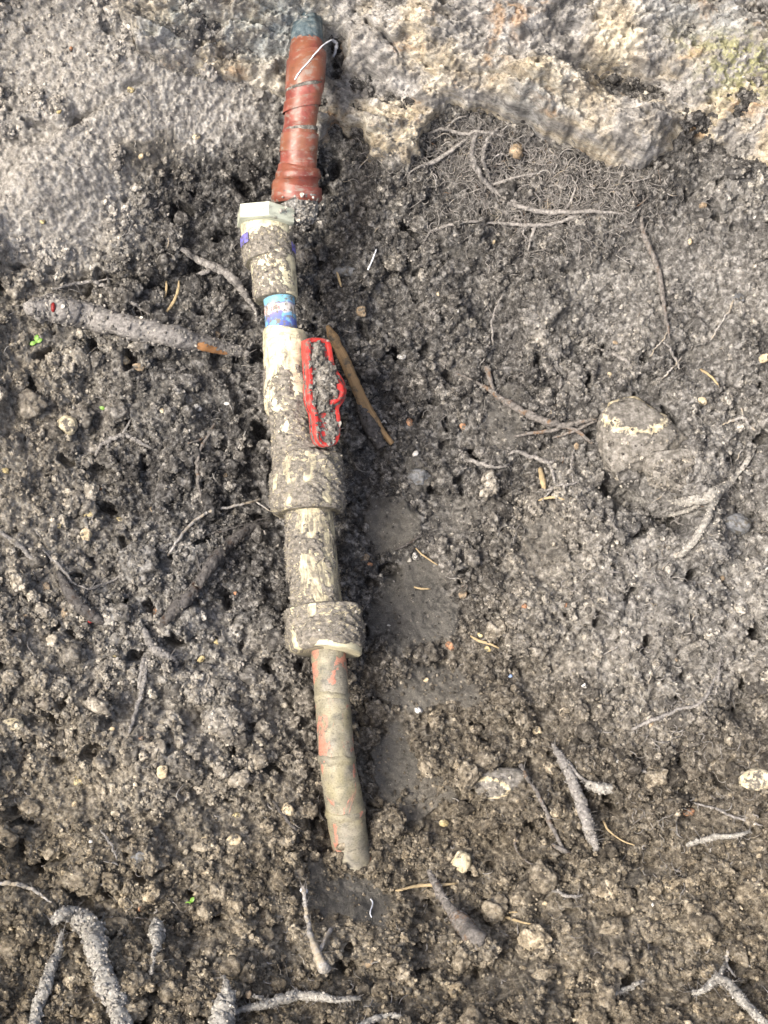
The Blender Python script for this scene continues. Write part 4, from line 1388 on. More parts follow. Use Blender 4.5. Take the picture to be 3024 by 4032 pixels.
def fibre_mesh(name, P, rad, mat, parent=None, sides=4):
    """P (n, m, 3) polylines of equal length -> one mesh of thin tubes."""
    n, m, _ = P.shape
    T = np.gradient(P, axis=1)
    T /= np.linalg.norm(T, axis=2, keepdims=True) + 1e-12
    S = np.cross(T, DN + np.array([.13, .07, .02]))
    S /= np.linalg.norm(S, axis=2, keepdims=True) + 1e-9
    N = np.cross(S, T)
    a = np.linspace(0, 2 * math.pi, sides, endpoint=False)
    tp = np.linspace(1, .45, m)
    V = P[:, :, None] + (rad[:, None] * tp[None])[..., None, None] * (np.cos(a)[None, None, :, None] * S[:, :, None] + np.sin(a)[None, None, :, None] * N[:, :, None])
    idx = np.arange(n * m * sides).reshape(n, m, sides)
    nx = np.roll(idx, -1, 2)
    F = np.stack([idx[:, :-1], nx[:, :-1], nx[:, 1:], idx[:, 1:]], -1).reshape(-1, 4)
    uv = np.zeros((n * m * sides, 2))
    uv[:, 1] = np.repeat(np.tile(np.linspace(0, .02, m), n), sides)
    return obj(name, mesh_np(name, V.reshape(-1, 3), F, mat, True, uv), parent)


ROOTS = [  # label, material, points (x, y, width, lift), branches, hairs, crust
    ('thick dusty root running up to the pipe, its bark peeled orange at the thin end', 'dusty', [(58, 668, 30, 8), (95, 662, 50, 10), (130, 668, 56, 12), (200, 684, 52, 14), (290, 712, 46, 14), (380, 732, 42, 12), (450, 742, 34, 10), (510, 754, 24, 6), (535, 762, 8, 0)],
     [[(110, 640, 22, 6), (98, 655, 32, 10), (75, 690, 34, 8)]], 160, .24),
    ('crooked dusty root ending against the printed band of the pipe', 'dusty', [(392, 538, 9, 5), (420, 556, 12, 9), (462, 578, 16, 12), (505, 605, 17, 12), (530, 640, 13, 10), (548, 662, 7, 7), (556, 690, 3, 3)],
     [[(408, 630, 5, 2), (420, 600, 8, 6), (455, 584, 9, 8)]], 90, .34),
    ('thin pale root arching over a hollow above the thick root', 'dusty', [(108, 622, 4, 3), (150, 608, 6, 6), (190, 602, 8, 8), (220, 616, 7, 8), (262, 640, 8, 6), (300, 664, 6, 4), (330, 684, 4, 2)], [[(196, 604, 4, 6), (230, 600, 3, 4)]], 40, .3),
    ('straight peeled tan stick lying beside the red lever', 'tan', [(709, 708, 9, 6), (722, 735, 19, 12), (745, 780, 21, 16), (768, 832, 22, 17), (791, 880, 22, 14), (818, 920, 17, 10), (847, 957, 10, 4)], [], 0, .10),
    ('branching dusty root reaching towards the chalky stone', 'brown', [(985, 806, 3, 2), (1020, 822, 6, 5), (1062, 845, 10, 8), (1090, 866, 13, 10), (1130, 890, 15, 11), (1170, 908, 15, 11), (1215, 918, 12, 9), (1255, 912, 10, 7), (1292, 902, 5, 3)],
     [[(1052, 792, 13, 6), (1060, 820, 10, 8), (1070, 852, 9, 8)], [(1112, 942, 5, 4), (1150, 934, 7, 8), (1200, 928, 8, 9), (1235, 912, 7, 8)], [(1190, 908, 8, 8), (1245, 930, 8, 8), (1282, 958, 7, 4)], [(1196, 945, 4, 4), (1235, 932, 6, 7), (1290, 908, 5, 4)], [(1182, 900, 4, 5), (1200, 884, 3, 4)]], 110, .30),
    ('wavy dusty rootlet below the branching root', 'dusty', [(985, 992, 5, 4), (1010, 994, 8, 7), (1045, 1003, 8, 8), (1075, 1010, 6, 6), (1102, 1002, 4, 3)], [], 30, .3),
    ('grey hooked rootlet between the wavy rootlet and the chalky stone', 'dusty', [(1100, 980, 4, 3), (1120, 974, 7, 7), (1150, 984, 8, 8), (1185, 998, 8, 8), (1202, 994, 4, 4)], [[(1190, 998, 6, 7), (1196, 1020, 7, 6), (1198, 1044, 5, 3)]], 36, .3),
    ('short curved straw on the dark soil', 'straw', [(1163, 1081, 3, 3), (1180, 1076, 5, 5), (1200, 1074, 6, 5), (1218, 1079, 3, 3)], [], 0, .06),
    ('upright brown twig stub beside the wavy rootlet', 'straw', [(1170, 1012, 8, 3), (1173, 1032, 11, 5), (1176, 1055, 9, 3)], [], 0, .2),
    ('long reddish root snaking down from the root mat', 'brown', [(1384, 470, 6, 3), (1392, 500, 10, 7), (1410, 540, 11, 9), (1424, 578, 11, 9), (1432, 620, 10, 8), (1436, 665, 9, 7), (1442, 710, 6, 4), (1446, 735, 3, 1)], [], 24, .22),
    ('splayed dusty root with a knobbly fork on the slope', 'crust', [(1592, 1035, 8, 3), (1565, 1052, 17, 9), (1535, 1066, 22, 13), (1500, 1078, 20, 12), (1470, 1086, 15, 8), (1448, 1082, 6, 4)],
     [[(1546, 1066, 18, 12), (1530, 1095, 14, 14), (1512, 1130, 13, 14), (1490, 1165, 14, 10), (1462, 1202, 12, 4)], [(1520, 1078, 8, 10), (1480, 1105, 9, 8), (1440, 1118, 5, 4)], [(1580, 1040, 12, 8), (1615, 1000, 10, 5), (1640, 960, 5, 2)]], 150, .36),
    ('knotted pale rootlet curled at the upper edge of the slope', 'pale', [(1558, 918, 3, 3), (1582, 908, 5, 6), (1606, 902, 6, 7), (1620, 920, 5, 6), (1640, 930, 4, 3)], [[(1606, 902, 4, 6), (1600, 880, 3, 4)]], 20, .2),
    ('thin red-tipped root falling down the slope by the half-buried stone', 'brown', [(1126, 1655, 10, 4), (1140, 1682, 7, 8), (1160, 1712, 8, 10), (1176, 1752, 9, 10), (1190, 1785, 8, 8), (1218, 1835, 6, 3)], [[(1192, 1820, 9, 5), (1214, 1832, 10, 6), (1232, 1840, 6, 3)]], 24, .2),
    ('thick soil-coated root slanting down beside the red-tipped root', 'dusty', [(1196, 1610, 8, 3), (1216, 1645, 18, 8), (1240, 1700, 24, 12), (1262, 1760, 26, 14), (1280, 1810, 20, 10), (1294, 1845, 10, 3)], [[(1222, 1640, 9, 8), (1245, 1670, 8, 7), (1270, 1690, 5, 4)]], 80, .28),
    ('stubby pale root stump beside the soil-coated root', 'crust', [(1268, 1690, 16, 6), (1295, 1700, 20, 9), (1322, 1704, 13, 5)], [], 24, .3),
    ('slim yellowish stalk right of the soil-coated root', 'straw', [(1308, 1780, 6, 3), (1318, 1798, 4, 5), (1345, 1818, 3, 5), (1375, 1830, 2.5, 2)], [], 0, .1),
    ('thin curved rootlet on top of the scraped ridge', 'dusty', [(1322, 1652, 4, 3), (1350, 1660, 6, 6), (1385, 1664, 6, 6), (1412, 1680, 4, 4), (1440, 1700, 2, 1)], [], 24, .25),
    ('long dusty rootlet on the slope above the flat pale stone', 'dusty', [(1360, 1572, 5, 2), (1405, 1552, 8, 5), (1460, 1532, 8, 6), (1510, 1510, 7, 5), (1545, 1460, 5, 3), (1560, 1420, 3, 2)], [], 70, .35),
    ('dusty twig pointing out of the slope below the orange pebble', 'crust', [(1488, 1830, 8, 4), (1520, 1818, 11, 8), (1560, 1806, 11, 9), (1620, 1795, 6, 4)], [], 40, .28),
    ('thick root standing out of the near bank, bare at its tip', 'brown', [(926, 1878, 9, 26), (938, 1902, 13, 26), (955, 1938, 17, 24), (975, 1968, 22, 20), (1000, 1998, 34, 16), (1030, 2030, 46, 8)], [], 60, .22),
    ('pale straw lying across the end of the buried pipe', 'straw', [(855, 1916, 4, 4), (880, 1913, 6, 6), (920, 1911, 7, 7), (955, 1908, 7, 7), (988, 1907, 3, 4)], [], 0, .05),
    ('pale stalk with a white tip rising from an earthy knob', 'pale', [(656, 1908, 7, 26), (660, 1940, 8, 26), (664, 1975, 9, 24), (675, 2012, 12, 20), (688, 2050, 18, 14), (702, 2085, 26, 6)], [[(690, 2040, 10, 14), (705, 2015, 7, 14), (718, 1995, 9, 12)]], 60, .3),
    ('heavy pale root thickly crusted with dry earth in the near bank', 'crust', [(118, 1985, 14, 16), (142, 1972, 26, 22), (170, 1994, 40, 26), (205, 2028, 42, 28), (226, 2075, 34, 28), (240, 2125, 40, 26), (258, 2185, 42, 22), (270, 2240, 40, 16)], [[(205, 2025, 26, 24), (228, 2000, 16, 18), (240, 1985, 8, 12)]], 160, .42),
    ('thinner crusted root dropping away from the heavy crusted root', 'crust', [(134, 2010, 8, 8), (122, 2060, 16, 14), (105, 2110, 22, 16), (82, 2165, 24, 14), (62, 2230, 24, 10)], [], 90, .40),
    ('small earthy bud on a thin stem in the near bank', 'crust', [(333, 1988, 8, 24), (338, 2010, 26, 26), (343, 2032, 20, 24), (338, 2060, 6, 20), (334, 2090, 8, 10)], [], 30, .35),
    ('pointed earth-coated root tip in the near bank', 'crust', [(492, 2088, 5, 24), (497, 2110, 14, 24), (496, 2140, 30, 22), (484, 2180, 44, 16), (470, 2240, 50, 8)], [], 60, .34),
    ('horizontal crusted root along the near bank', 'crust', [(500, 2186, 10, 6), (545, 2176, 14, 12), (600, 2168, 20, 14), (660, 2152, 18, 14), (720, 2148, 13, 14), (778, 2150, 9, 12)], [[(575, 2170, 12, 10), (560, 2148, 8, 12), (540, 2142, 5, 10)]], 100, .34),
    ('low crusted root under the horizontal crusted root', 'crust', [(740, 2222, 10, 4), (800, 2196, 14, 8), (850, 2186, 12, 8), (880, 2194, 6, 4)], [], 50, .34),
    ('forked pale root reaching out of the bank opposite the crusted roots', 'crust', [(1484, 2140, 7, 10), (1512, 2136, 11, 14), (1548, 2112, 18, 16), (1578, 2130, 20, 16), (1610, 2165, 18, 14), (1660, 2215, 18, 8)], [[(1548, 2114, 14, 16), (1562, 2096, 9, 12), (1570, 2080, 5, 8)]], 110, .36),
    ('short whitish rootlet above the forked pale root', 'crust', [(1302, 2138, 6, 6), (1335, 2136, 10, 9), (1365, 2130, 9, 8), (1390, 2116, 5, 4)], [], 46, .34),
    ('hanging threadlike root beside the forked pale root', 'pale', [(1580, 2038, 5, 8), (1575, 2062, 6, 10), (1574, 2085, 6, 10), (1590, 2112, 3, 6)], [], 16, .25),
    ('long pale root arching from the coupling nut into the soil', 'pale', [(366, 1200, 4, 3), (392, 1160, 6, 10), (425, 1122, 6, 16), (470, 1100, 6, 18), (520, 1090, 5, 16), (560, 1078, 4, 8)], [[(548, 1082, 3, 10), (570, 1096, 3, 8), (588, 1110, 2, 4)]], 12, .12),
    ('thick dark root slanting away under the connector', 'dark', [(585, 1128, 6, 2), (540, 1142, 16, 6), (500, 1170, 20, 9), (462, 1215, 22, 10), (425, 1270, 24, 10), (385, 1310, 26, 8), (345, 1352, 18, 4)], [[(470, 1205, 8, 8), (440, 1230, 6, 8), (430, 1200, 4, 4)]], 120, .26),
    ('bent dusty root stub below the dark slanting root', 'dusty', [(306, 1352, 8, 5), (316, 1380, 15, 10), (330, 1402, 19, 11), (356, 1418, 16, 8), (376, 1428, 9, 3)], [], 20, .26),
    ('slim dusty twig leaning below the bent stub', 'dusty', [(318, 1420, 8, 6), (312, 1460, 9, 8), (302, 1500, 10, 8), (290, 1550, 9, 4), (284, 1580, 5, 1)], [[(310, 1425, 14, 2), (304, 1450, 12, 2), (298, 1490, 8, 1)]], 20, .24),
    ('thin dark root crossing to the pipe', 'dark', [(425, 1162, 3, 4), (470, 1150, 4, 8), (520, 1135, 4, 9), (570, 1120, 3, 6), (600, 1118, 2, 3)], [], 8, .1),
    ('tangled grey rootlet in the middle of the hollow', 'dusty', [(198, 985, 6, 3), (215, 960, 8, 6), (245, 945, 8, 7), (270, 940, 8, 7), (300, 955, 8, 6), (328, 968, 6, 3)], [[(258, 945, 5, 6), (275, 920, 5, 5), (290, 902, 3, 3)], [(232, 950, 5, 6), (225, 980, 4, 4)]], 60, .3),
    ('brown bent twig curving down in the hollow', 'brown', [(466, 915, 5, 4), (450, 945, 7, 7), (434, 975, 7, 8), (428, 1010, 7, 8), (430, 1050, 6, 6), (440, 1100, 3, 2)], [[(455, 940, 4, 6), (425, 955, 4, 5), (410, 960, 3, 3)]], 24, .2),
    ('pair-like curved straw above the thick root, near its middle', 'straw', [(386, 606, 4, 3), (382, 630, 6, 6), (372, 656, 7, 6), (358, 680, 4, 3)], [], 0, .1),
    ('short straight straw above the thick root', 'straw', [(357, 605, 3, 3), (356, 622, 5, 5), (353, 640, 4, 3)], [], 0, .1),
    ('pale root poking out of the soil at the foot of the near bank', 'pale', [(-10, 1903, 8, 6), (30, 1906, 9, 9), (65, 1914, 8, 9), (95, 1928, 6, 6), (118, 1940, 3, 2)], [], 14, .2),
    ('charred black stick with a red cut in the dry soil', 'dark', [(128, 1235, 9, 3), (148, 1270, 20, 6), (175, 1308, 24, 8), (205, 1332, 26, 8), (224, 1344, 16, 3)], [], 0, .16),
    ('slim root curving over the tan pebbles', 'dusty', [(95, 1188, 4, 3), (120, 1212, 6, 6), (142, 1236, 6, 6), (165, 1262, 4, 4), (205, 1268, 4, 5), (260, 1245, 4, 4), (285, 1238, 2, 1)], [], 36, .3),
    ('thin stalk beside the yellow crumbly pebbles', 'straw', [(1018, 1375, 4, 3), (1035, 1385, 6, 6), (1055, 1390, 5, 5), (1078, 1400, 3, 2)], [], 0, .1),
    ('fine straw stuck in the scraped clay', 'straw', [(898, 1184, 2.5, 3), (912, 1198, 3.5, 5), (932, 1212, 3, 5), (945, 1220, 2, 2)], [], 0, .05),
    ('bleached straw bit in the scraped clay below a white pebble', 'straw', [(895, 1268, 3, 3), (912, 1272, 4, 4), (930, 1272, 2, 2)], [], 0, .05),
    ('brown bent twig on the dark soil beside the sleeve', 'straw', [(727, 585, 3, 3), (733, 605, 5, 5), (738, 622, 3, 3)], [], 0, .1),
    ('thin rootlet dangling from the root mat', 'dusty', [(1250, 470, 6, 4), (1165, 490, 8, 4), (1050, 480, 5, 6), (960, 492, 6, 6), (930, 505, 5, 5), (912, 530, 2, 2)], [[(1155, 490, 8, 6), (1146, 520, 5, 6), (1140, 545, 3, 3)]], 120, .34),
    ('stiff dusty root sticking out sideways from the root mat', 'dusty', [(880, 378, 2, 6), (905, 360, 5, 12), (940, 342, 9, 12), (980, 318, 8, 8), (1010, 300, 4, 3)], [], 20, .24),
    ('arched dusty root of the root mat under the rock lip', 'dusty', [(1040, 268, 5, 8), (1025, 300, 8, 12), (1018, 340, 10, 14), (1040, 385, 11, 13), (1080, 418, 9, 10), (1115, 440, 6, 6)], [[(1055, 400, 6, 10), (1105, 385, 6, 10), (1175, 372, 4, 6)]], 170, .34),
    ('second arched root of the root mat under the rock lip', 'dusty', [(1075, 282, 5, 6), (1050, 310, 8, 10), (1042, 350, 8, 12), (1052, 372, 6, 9), (1060, 395, 4, 5)], [], 120, .34),
    ('horizontal root along the bottom of the root mat', 'dusty', [(1075, 430, 5, 4), (1120, 448, 9, 8), (1170, 458, 11, 8), (1230, 462, 9, 7), (1290, 462, 7, 5), (1350, 466, 4, 3)], [[(1215, 462, 6, 7), (1235, 430, 5, 6), (1242, 395, 3, 4)]], 170, .36),
    ('straggling root crossing the upper root mat', 'dusty', [(925, 285, 4, 6), (960, 276, 6, 9), (1000, 288, 7, 10), (1050, 292, 6, 10), (1090, 300, 5, 6)], [[(960, 278, 4, 8), (985, 258, 4, 8), (1010, 252, 3, 6)]], 130, .36),
    ('thin root climbing the slope beside the blue-grey stone', 'pale', [(1535, 735, 3, 2), (1555, 700, 4, 5), (1575, 668, 4, 5), (1590, 640, 2, 2)], [], 10, .15),
    ('fine root trailing over the slope above the chalky stone', 'dusty', [(1430, 740, 3, 3), (1446, 752, 5, 5), (1462, 775, 5, 5), (1472, 800, 3, 3)], [], 20, .2),
    ('thin rootlet trailing from the long reddish root', 'pale', [(1441, 715, 3, 3), (1432, 735, 3, 4), (1415, 752, 3, 4), (1402, 772, 2, 2)], [], 6, .15),
    ('fine root hanging over the clod with a cream pebble', 'dusty', [(1086, 636, 3, 3), (1072, 664, 4, 6), (1064, 700, 4, 6), (1066, 742, 3, 2)], [], 14, .2),
    ('pale hair-thin root on the slope above the chalky stone', 'pale', [(1478, 768, 3, 2), (1460, 786, 4, 5), (1444, 804, 4, 5), (1430, 818, 2, 2)], [], 6, .15),
    ('straw-coloured root tip bent over the slope', 'straw', [(1515, 798, 5, 3), (1530, 812, 5, 6), (1546, 832, 4, 4), (1553, 850, 2, 1)], [], 0, .12),
    ('upright grey rootlet next to the chalky stone', 'dusty', [(1243, 968, 4, 3), (1238, 992, 5, 6), (1236, 1016, 5, 6), (1238, 1042, 3, 2)], [], 16, .22),
    ('short forked rootlet below the hooked rootlet', 'dusty', [(1178, 1062, 4, 2), (1200, 1052, 6, 6), (1226, 1046, 6, 6), (1252, 1040, 3, 2)], [[(1196, 1054, 4, 5), (1180, 1072, 4, 4), (1168, 1086, 3, 2)]], 24, .25),
    ('dark rootlet lying over the scraped clay', 'dark', [(912, 1152, 4, 3), (896, 1166, 5, 6), (876, 1178, 5, 5), (856, 1188, 3, 2)], [], 8, .2),
    ('thin root leaving the hole under the chalky stone', 'dusty', [(1314, 1112, 4, 3), (1324, 1132, 6, 6), (1334, 1152, 5, 6), (1344, 1172, 3, 2)], [], 20, .25),
    ('curly thin root dropping to the near bank', 'brown', [(1108, 1784, 3, 3), (1118, 1802, 4, 6), (1112, 1822, 4, 6), (1122, 1848, 3, 3), (1148, 1866, 4, 5), (1166, 1878, 2, 2)], [], 10, .18),
    ('long thin root over the slope by the orange pebble', 'dusty', [(1508, 1742, 3, 2), (1550, 1752, 5, 5), (1600, 1768, 5, 5), (1650, 1784, 3, 2)], [], 24, .2),
    ('dusty vertical root fibre on the upper slope', 'dusty', [(1560, 1420, 3, 2), (1552, 1450, 5, 5), (1548, 1476, 5, 5), (1540, 1500, 3, 2)], [], 20, .25),
    ('bundle-like bent straw in front of the near bank', 'straw', [(1058, 2004, 3, 3), (1085, 1998, 5, 8), (1120, 1998, 5, 8), (1160, 2004, 3, 4)], [[(1082, 2000, 3, 8), (1100, 1985, 3, 8), (1120, 1978, 2, 5)]], 0, .1),
    ('dusty rootlet along the foot of the slope near the bank', 'dusty', [(1184, 1926, 4, 3), (1210, 1936, 6, 7), (1240, 1944, 6, 7), (1262, 1942, 3, 3)], [], 24, .25),
    ('grey root running into the soil at the edge of the dry bank', 'dusty', [(-5, 1150, 7, 5), (25, 1168, 9, 8), (55, 1190, 9, 8), (85, 1222, 6, 3)], [[(30, 1170, 5, 7), (42, 1152, 4, 5)]], 30, .28),
    ('slanting dusty root beside the heavy crusted root', 'dusty', [(170, 1880, 3, 3), (196, 1900, 5, 6), (228, 1912, 5, 7), (262, 1908, 3, 3)], [], 20, .22),
    ('fine pale root draped on the cubic clod', 'pale', [(350, 488, 3, 4), (362, 500, 3, 8), (368, 520, 3, 9), (364, 540, 2, 5)], [], 6, .12),
    ('dark thin root beside the flaking lower pipe', 'dark', [(590, 1730, 4, 3), (610, 1752, 6, 6), (634, 1775, 6, 6), (656, 1802, 4, 2)], [], 14, .2),
    ('dusty rootlet over the dry crumbs below the leaning twig', 'dusty', [(220, 1790, 3, 3), (236, 1808, 5, 6), (250, 1825, 5, 6), (258, 1850, 3, 2)], [], 16, .2),
    ('dusty rootlet drooping above the branching root', 'dusty', [(1302, 752, 5, 3), (1335, 768, 7, 6), (1355, 780, 7, 6), (1356, 805, 5, 5), (1352, 830, 4, 2)], [], 36, .3),
]
for k, (lb, mt, pts, br, nh, crust) in enumerate(ROOTS):
    straw = mt == 'straw'
    o, C, R = root_mesh('straw' if straw else 'stick' if 'stick' in lb else 'root', pts, mt, None, k, crust, 18 if pts[len(pts) // 2][2] > 12 else 9, .0004 if straw or 'stick' in lb else .0022, 16)
    tag(o, lb, 'straw' if straw else 'stick' if 'stick' in lb else 'root')
    if not straw:
        o['group'] = 'roots in the pit'
    for q, b in enumerate(br):
        root_mesh('rootlet', b, mt, o, k * 7 + q, crust, 8, .0012, 7)
    if nh:
        hairs(o, C, R, nh, .0036 + .4 * R.mean(), 900 + k, 'dusty' if mt != 'dark' else 'dark')
    if lb.startswith('thick dusty root running'):
        root_mesh('peeled_patch', [(396, 738, 4, 20), (420, 743, 16, 22), (455, 750, 17, 18), (482, 755, 13, 13), (500, 758, 3, 8)], 'peel', o, 3, .06, 12, 0, 8, (15, 165), 1.2)[0]['label'] = 'orange wood where the bark has peeled off'
    if lb.startswith('straight peeled'):
        root_mesh('bark', [(774, 868, 8, 13), (786, 890, 24, 12), (803, 925, 30, 8), (826, 965, 22, 2)], 'dark', o, 5, .3, 12, .0006, 8)[0]['label'] = 'dark sodden bark left on the stick'


# fine fibres all over the soil
def build_fibres():
    r = np.random.default_rng(33)
    n = 4600
    x, y = r.random(n) * 1700 - 20, r.random(n) * 2250 - 20
    L = 8 + 46 * r.random(n) ** 2.2
    k = r.random(n)
    m = int(n * .42)                                     # a mat of roots under the rock lip
    x[:m] = 1150 + r.normal(size=m) * 135
    y[:m] = 375 + r.normal(size=m) * 70 + (x[:m] - 1150) * .15
    L[:m] = 14 + 50 * r.random(m)
    e_ = m + int(n * .14)                                # and down the right-hand slope
    x[m:e_] = 1480 + r.normal(size=e_ - m) * 110
    y[m:e_] = 1000 + r.random(e_ - m) * 900
    L[m:e_] = 10 + 46 * r.random(e_ - m)
    keep = (sample(CLAY, x, y) < .3) & (fbm(x / 90, y / 90, 2, 2) > .40)
    keep[:m] = (y[:m] > np.interp(x[:m], [900, 1000, 1100, 1200, 1380, 1700], [300, 262, 285, 335, 395, 385]))
    x, y, L = x[keep], y[keep], L[keep]
    n = len(x)
    th = r.random(n) * 6.28
    curl = r.normal(size=n) * 1.5
    curl2 = r.normal(size=n) * 2.0
    t = np.linspace(0, 1, 9)
    ang = th[:, None] + curl[:, None] * t[None] + curl2[:, None] * np.sin(t * 7 + th[:, None]) * .35
    xs = x[:, None] + np.cumsum(np.cos(ang) * L[:, None] / 9, 1)
    ys = y[:, None] + np.cumsum(np.sin(ang) * L[:, None] / 9, 1)
    c = sample(SURF, xs, ys)
    s = sample(SOFT, xs, ys)
    hh = ((c - s) @ DN)
    hh = np.maximum(hh.max(1) * .55, 0)[:, None] + np.sin(t * math.pi)[None] * (L[:, None] * .25) * K * MPP + .0004
    P = s + DN * hh[..., None]
    P[:, 0] -= DN * .002
    P[:, -1] -= DN * .0015
    rad = .00016 + .00042 * r.random(n) ** 3
    sel = r.random(n)
    for nm, lo, hi, mt in (('fine_roots', 0, .72, 'dusty'), ('fine_roots', .72, .9, 'pale'), ('fine_roots', .9, 1.01, 'brown')):
        q = (sel >= lo) & (sel < hi)
        o = fibre_mesh(nm, P[q], rad[q], M_ROOT[mt])
        tag(o, {'dusty': 'grey dusty root fibres all over the soil', 'pale': 'bleached root fibres all over the soil', 'brown': 'brown root fibres all over the soil'}[mt], None, None, 'stuff')


build_fibres()


# ------------------------------------------------------------------ small odd things
def leaf_mesh(L, Wd, mat, seed):
    r = np.random.default_rng(seed)
    t = np.linspace(0, 1, 9)
    w = np.sin(np.clip(t * .96 + .04, 0, 1) * math.pi) ** .7 * Wd
    rows = []
    for d in (.00018, -.00018):
        for s in (-1, -.5, 0, .5, 1):
            rows.append(np.stack([t * L, s * w / 2, np.abs(s) * .18 * w + d * (1 - abs(s)) + .12 * L * np.sin(t * 3)], 1))
    V = np.array(rows)
    idx = np.arange(10 * 9).reshape(2, 5, 9)
    a = idx[0]
    F = np.stack([a[:-1, :-1], a[:-1, 1:], a[1:, 1:], a[1:, :-1]], -1).reshape(-1, 4)
    b = idx[1]
    G = np.stack([b[:-1, :-1], b[1:, :-1], b[1:, 1:], b[:-1, 1:]], -1).reshape(-1, 4)
    return mesh_np('leaf', V.reshape(-1, 3), np.r_[F, G], mat)


def leaf_material():
    n = NT('seedling_leaf')
    f = n.noise(n.pos(), 400, 3)
    return n.done(n.ramp(f, [(.3, (.09, .19, .025)), (.7, (.20, .38, .06))]), .45, None, .4)


M_LEAF = leaf_material()
for k, (x, y, s, angs, lb) in enumerate([(80, 740, 15, (200, 20, 75), 'tiny green seedling below the cut end of the thick root'), (226, 884, 13, (0, 160), 'pale green seed leaf beside the rounded tan stone'), (408, 1957, 14, (60, 200), 'bright green sprout in the brown soil near the bank')]):
    c = sample(SURF, x, y) + DN * .0012
    e = empty('seedling', tuple(c))
    tag(e, lb, 'seedling')
    m = depth(c) / FPX * K
    for q, a in enumerate(angs):
        o = bpy.data.objects.new('leaf', leaf_mesh(s * m, s * m * .62, M_LEAF, k))
        COL.objects.link(o)
        o.parent = e
        ra = math.radians(a)
        X = np.array([math.cos(ra), 0, 0]) + UP * math.sin(ra)
        Z = DN
        Y = np.cross(Z, X)
        o.matrix_local = Matrix(((X[0], Y[0], Z[0], 0), (X[1], Y[1], Z[1], 0), (X[2], Y[2], Z[2], .0006 * q), (0, 0, 0, 1)))
    C = np.array([-DN * .004, -DN * .001, DN * .0005])
    V, F, uv = tube(C + np.array([[.0004, 0, 0], [0, 0, 0], [0, .0002, 0]]), np.array([.0006, .0006, .0004]), 6)
    o = bpy.data.objects.new('stem', mesh_any('stem', V, F, M_LEAF, uv))
    COL.objects.link(o)
    o.parent = e

M_WHITE = simple('white_fibre', [(.3, (.42, .45, .5)), (.7, (.75, .77, .8))], 500, .6, .2, .0002, 'pos')
M_REDBIT = simple('dark_red_bit', [(.3, (.10, .008, .006)), (.7, (.24, .02, .02))], 400, .4, .2, .0002, 'pos')
M_BLUEBIT = simple('blue_plastic_bit', [(.3, (.16, .24, .42)), (.7, (.34, .42, .62))], 400, .4, .2, .0002, 'pos')
M_BLACK = simple('black_bit', [(.3, (.012, .012, .012)), (.7, (.05, .045, .04))], 400, .5, .2, .0002, 'pos')


def thread(name, P, r, mat, label, cat, seed=0, sides=6):
    C = catmull(np.array(P), 8)
    C = wiggle(C, .0008, seed)
    V, F, uv = tube(C, np.full(len(C), r) * (.7 + .6 * vnoise(np.arange(len(C)) / 2.0, np.zeros(len(C)) + seed, 1)), sides)
    return tag(obj(name, mesh_any(name, V, F, mat, uv)), label, cat)


on_pipe = lambda x, y, up: PX(x, y, ZP(y)) + DN * up
thread('thread', [on_pipe(1308, 168, .006), on_pipe(1270, 205, .0112), on_pipe(1225, 258, .0126), on_pipe(1190, 300, .0124), on_pipe(1164, 334, .0112)], .00042, M_WHITE, 'white thread stretched slantwise over the red-brown pipe', 'thread', 1)
S_ = lambda x, y, up=.001: sample(SURF, x, y) + DN * up
RK = lambda x, y, up=.002: RP[np.argmin(np.abs(RY[:, 0] - y)), np.argmin(np.abs(RX[0] - x))] + DN * up
thread('cobweb', [RK(719, 88), RK(727, 98, .006), RK(728, 112, .006), RK(722, 126, .004)], .0011, M_WHITE, 'white tuft of cobweb in the cavity beside the pipe', 'cobweb', 2)
thread('thread', [S_(801, 1938), S_(806, 1945, .003), S_(800, 1956, .003), S_(803, 1966)], .0004, M_WHITE, 'short curled white thread near the buried pipe end', 'thread', 3)
thread('cobweb', [S_(655, 1912, .0075), S_(660, 1908, .009), S_(663, 1915, .0075)], .0014, M_WHITE, 'white fluff on the tip of the pale stalk', 'cobweb', 4)
thread('thread', [S_(813, 545), S_(806, 565, .003), S_(795, 590, .002)], .0005, M_WHITE, 'thin pale fibre beside the flat grey flake', 'thread', 5)
thread('shell', [S_(825, 912, .0015), S_(830, 908, .003), S_(834, 913, .002)], .0007, M_PEB['white'], 'curled white shell next to the tan stick', 'shell', 6)
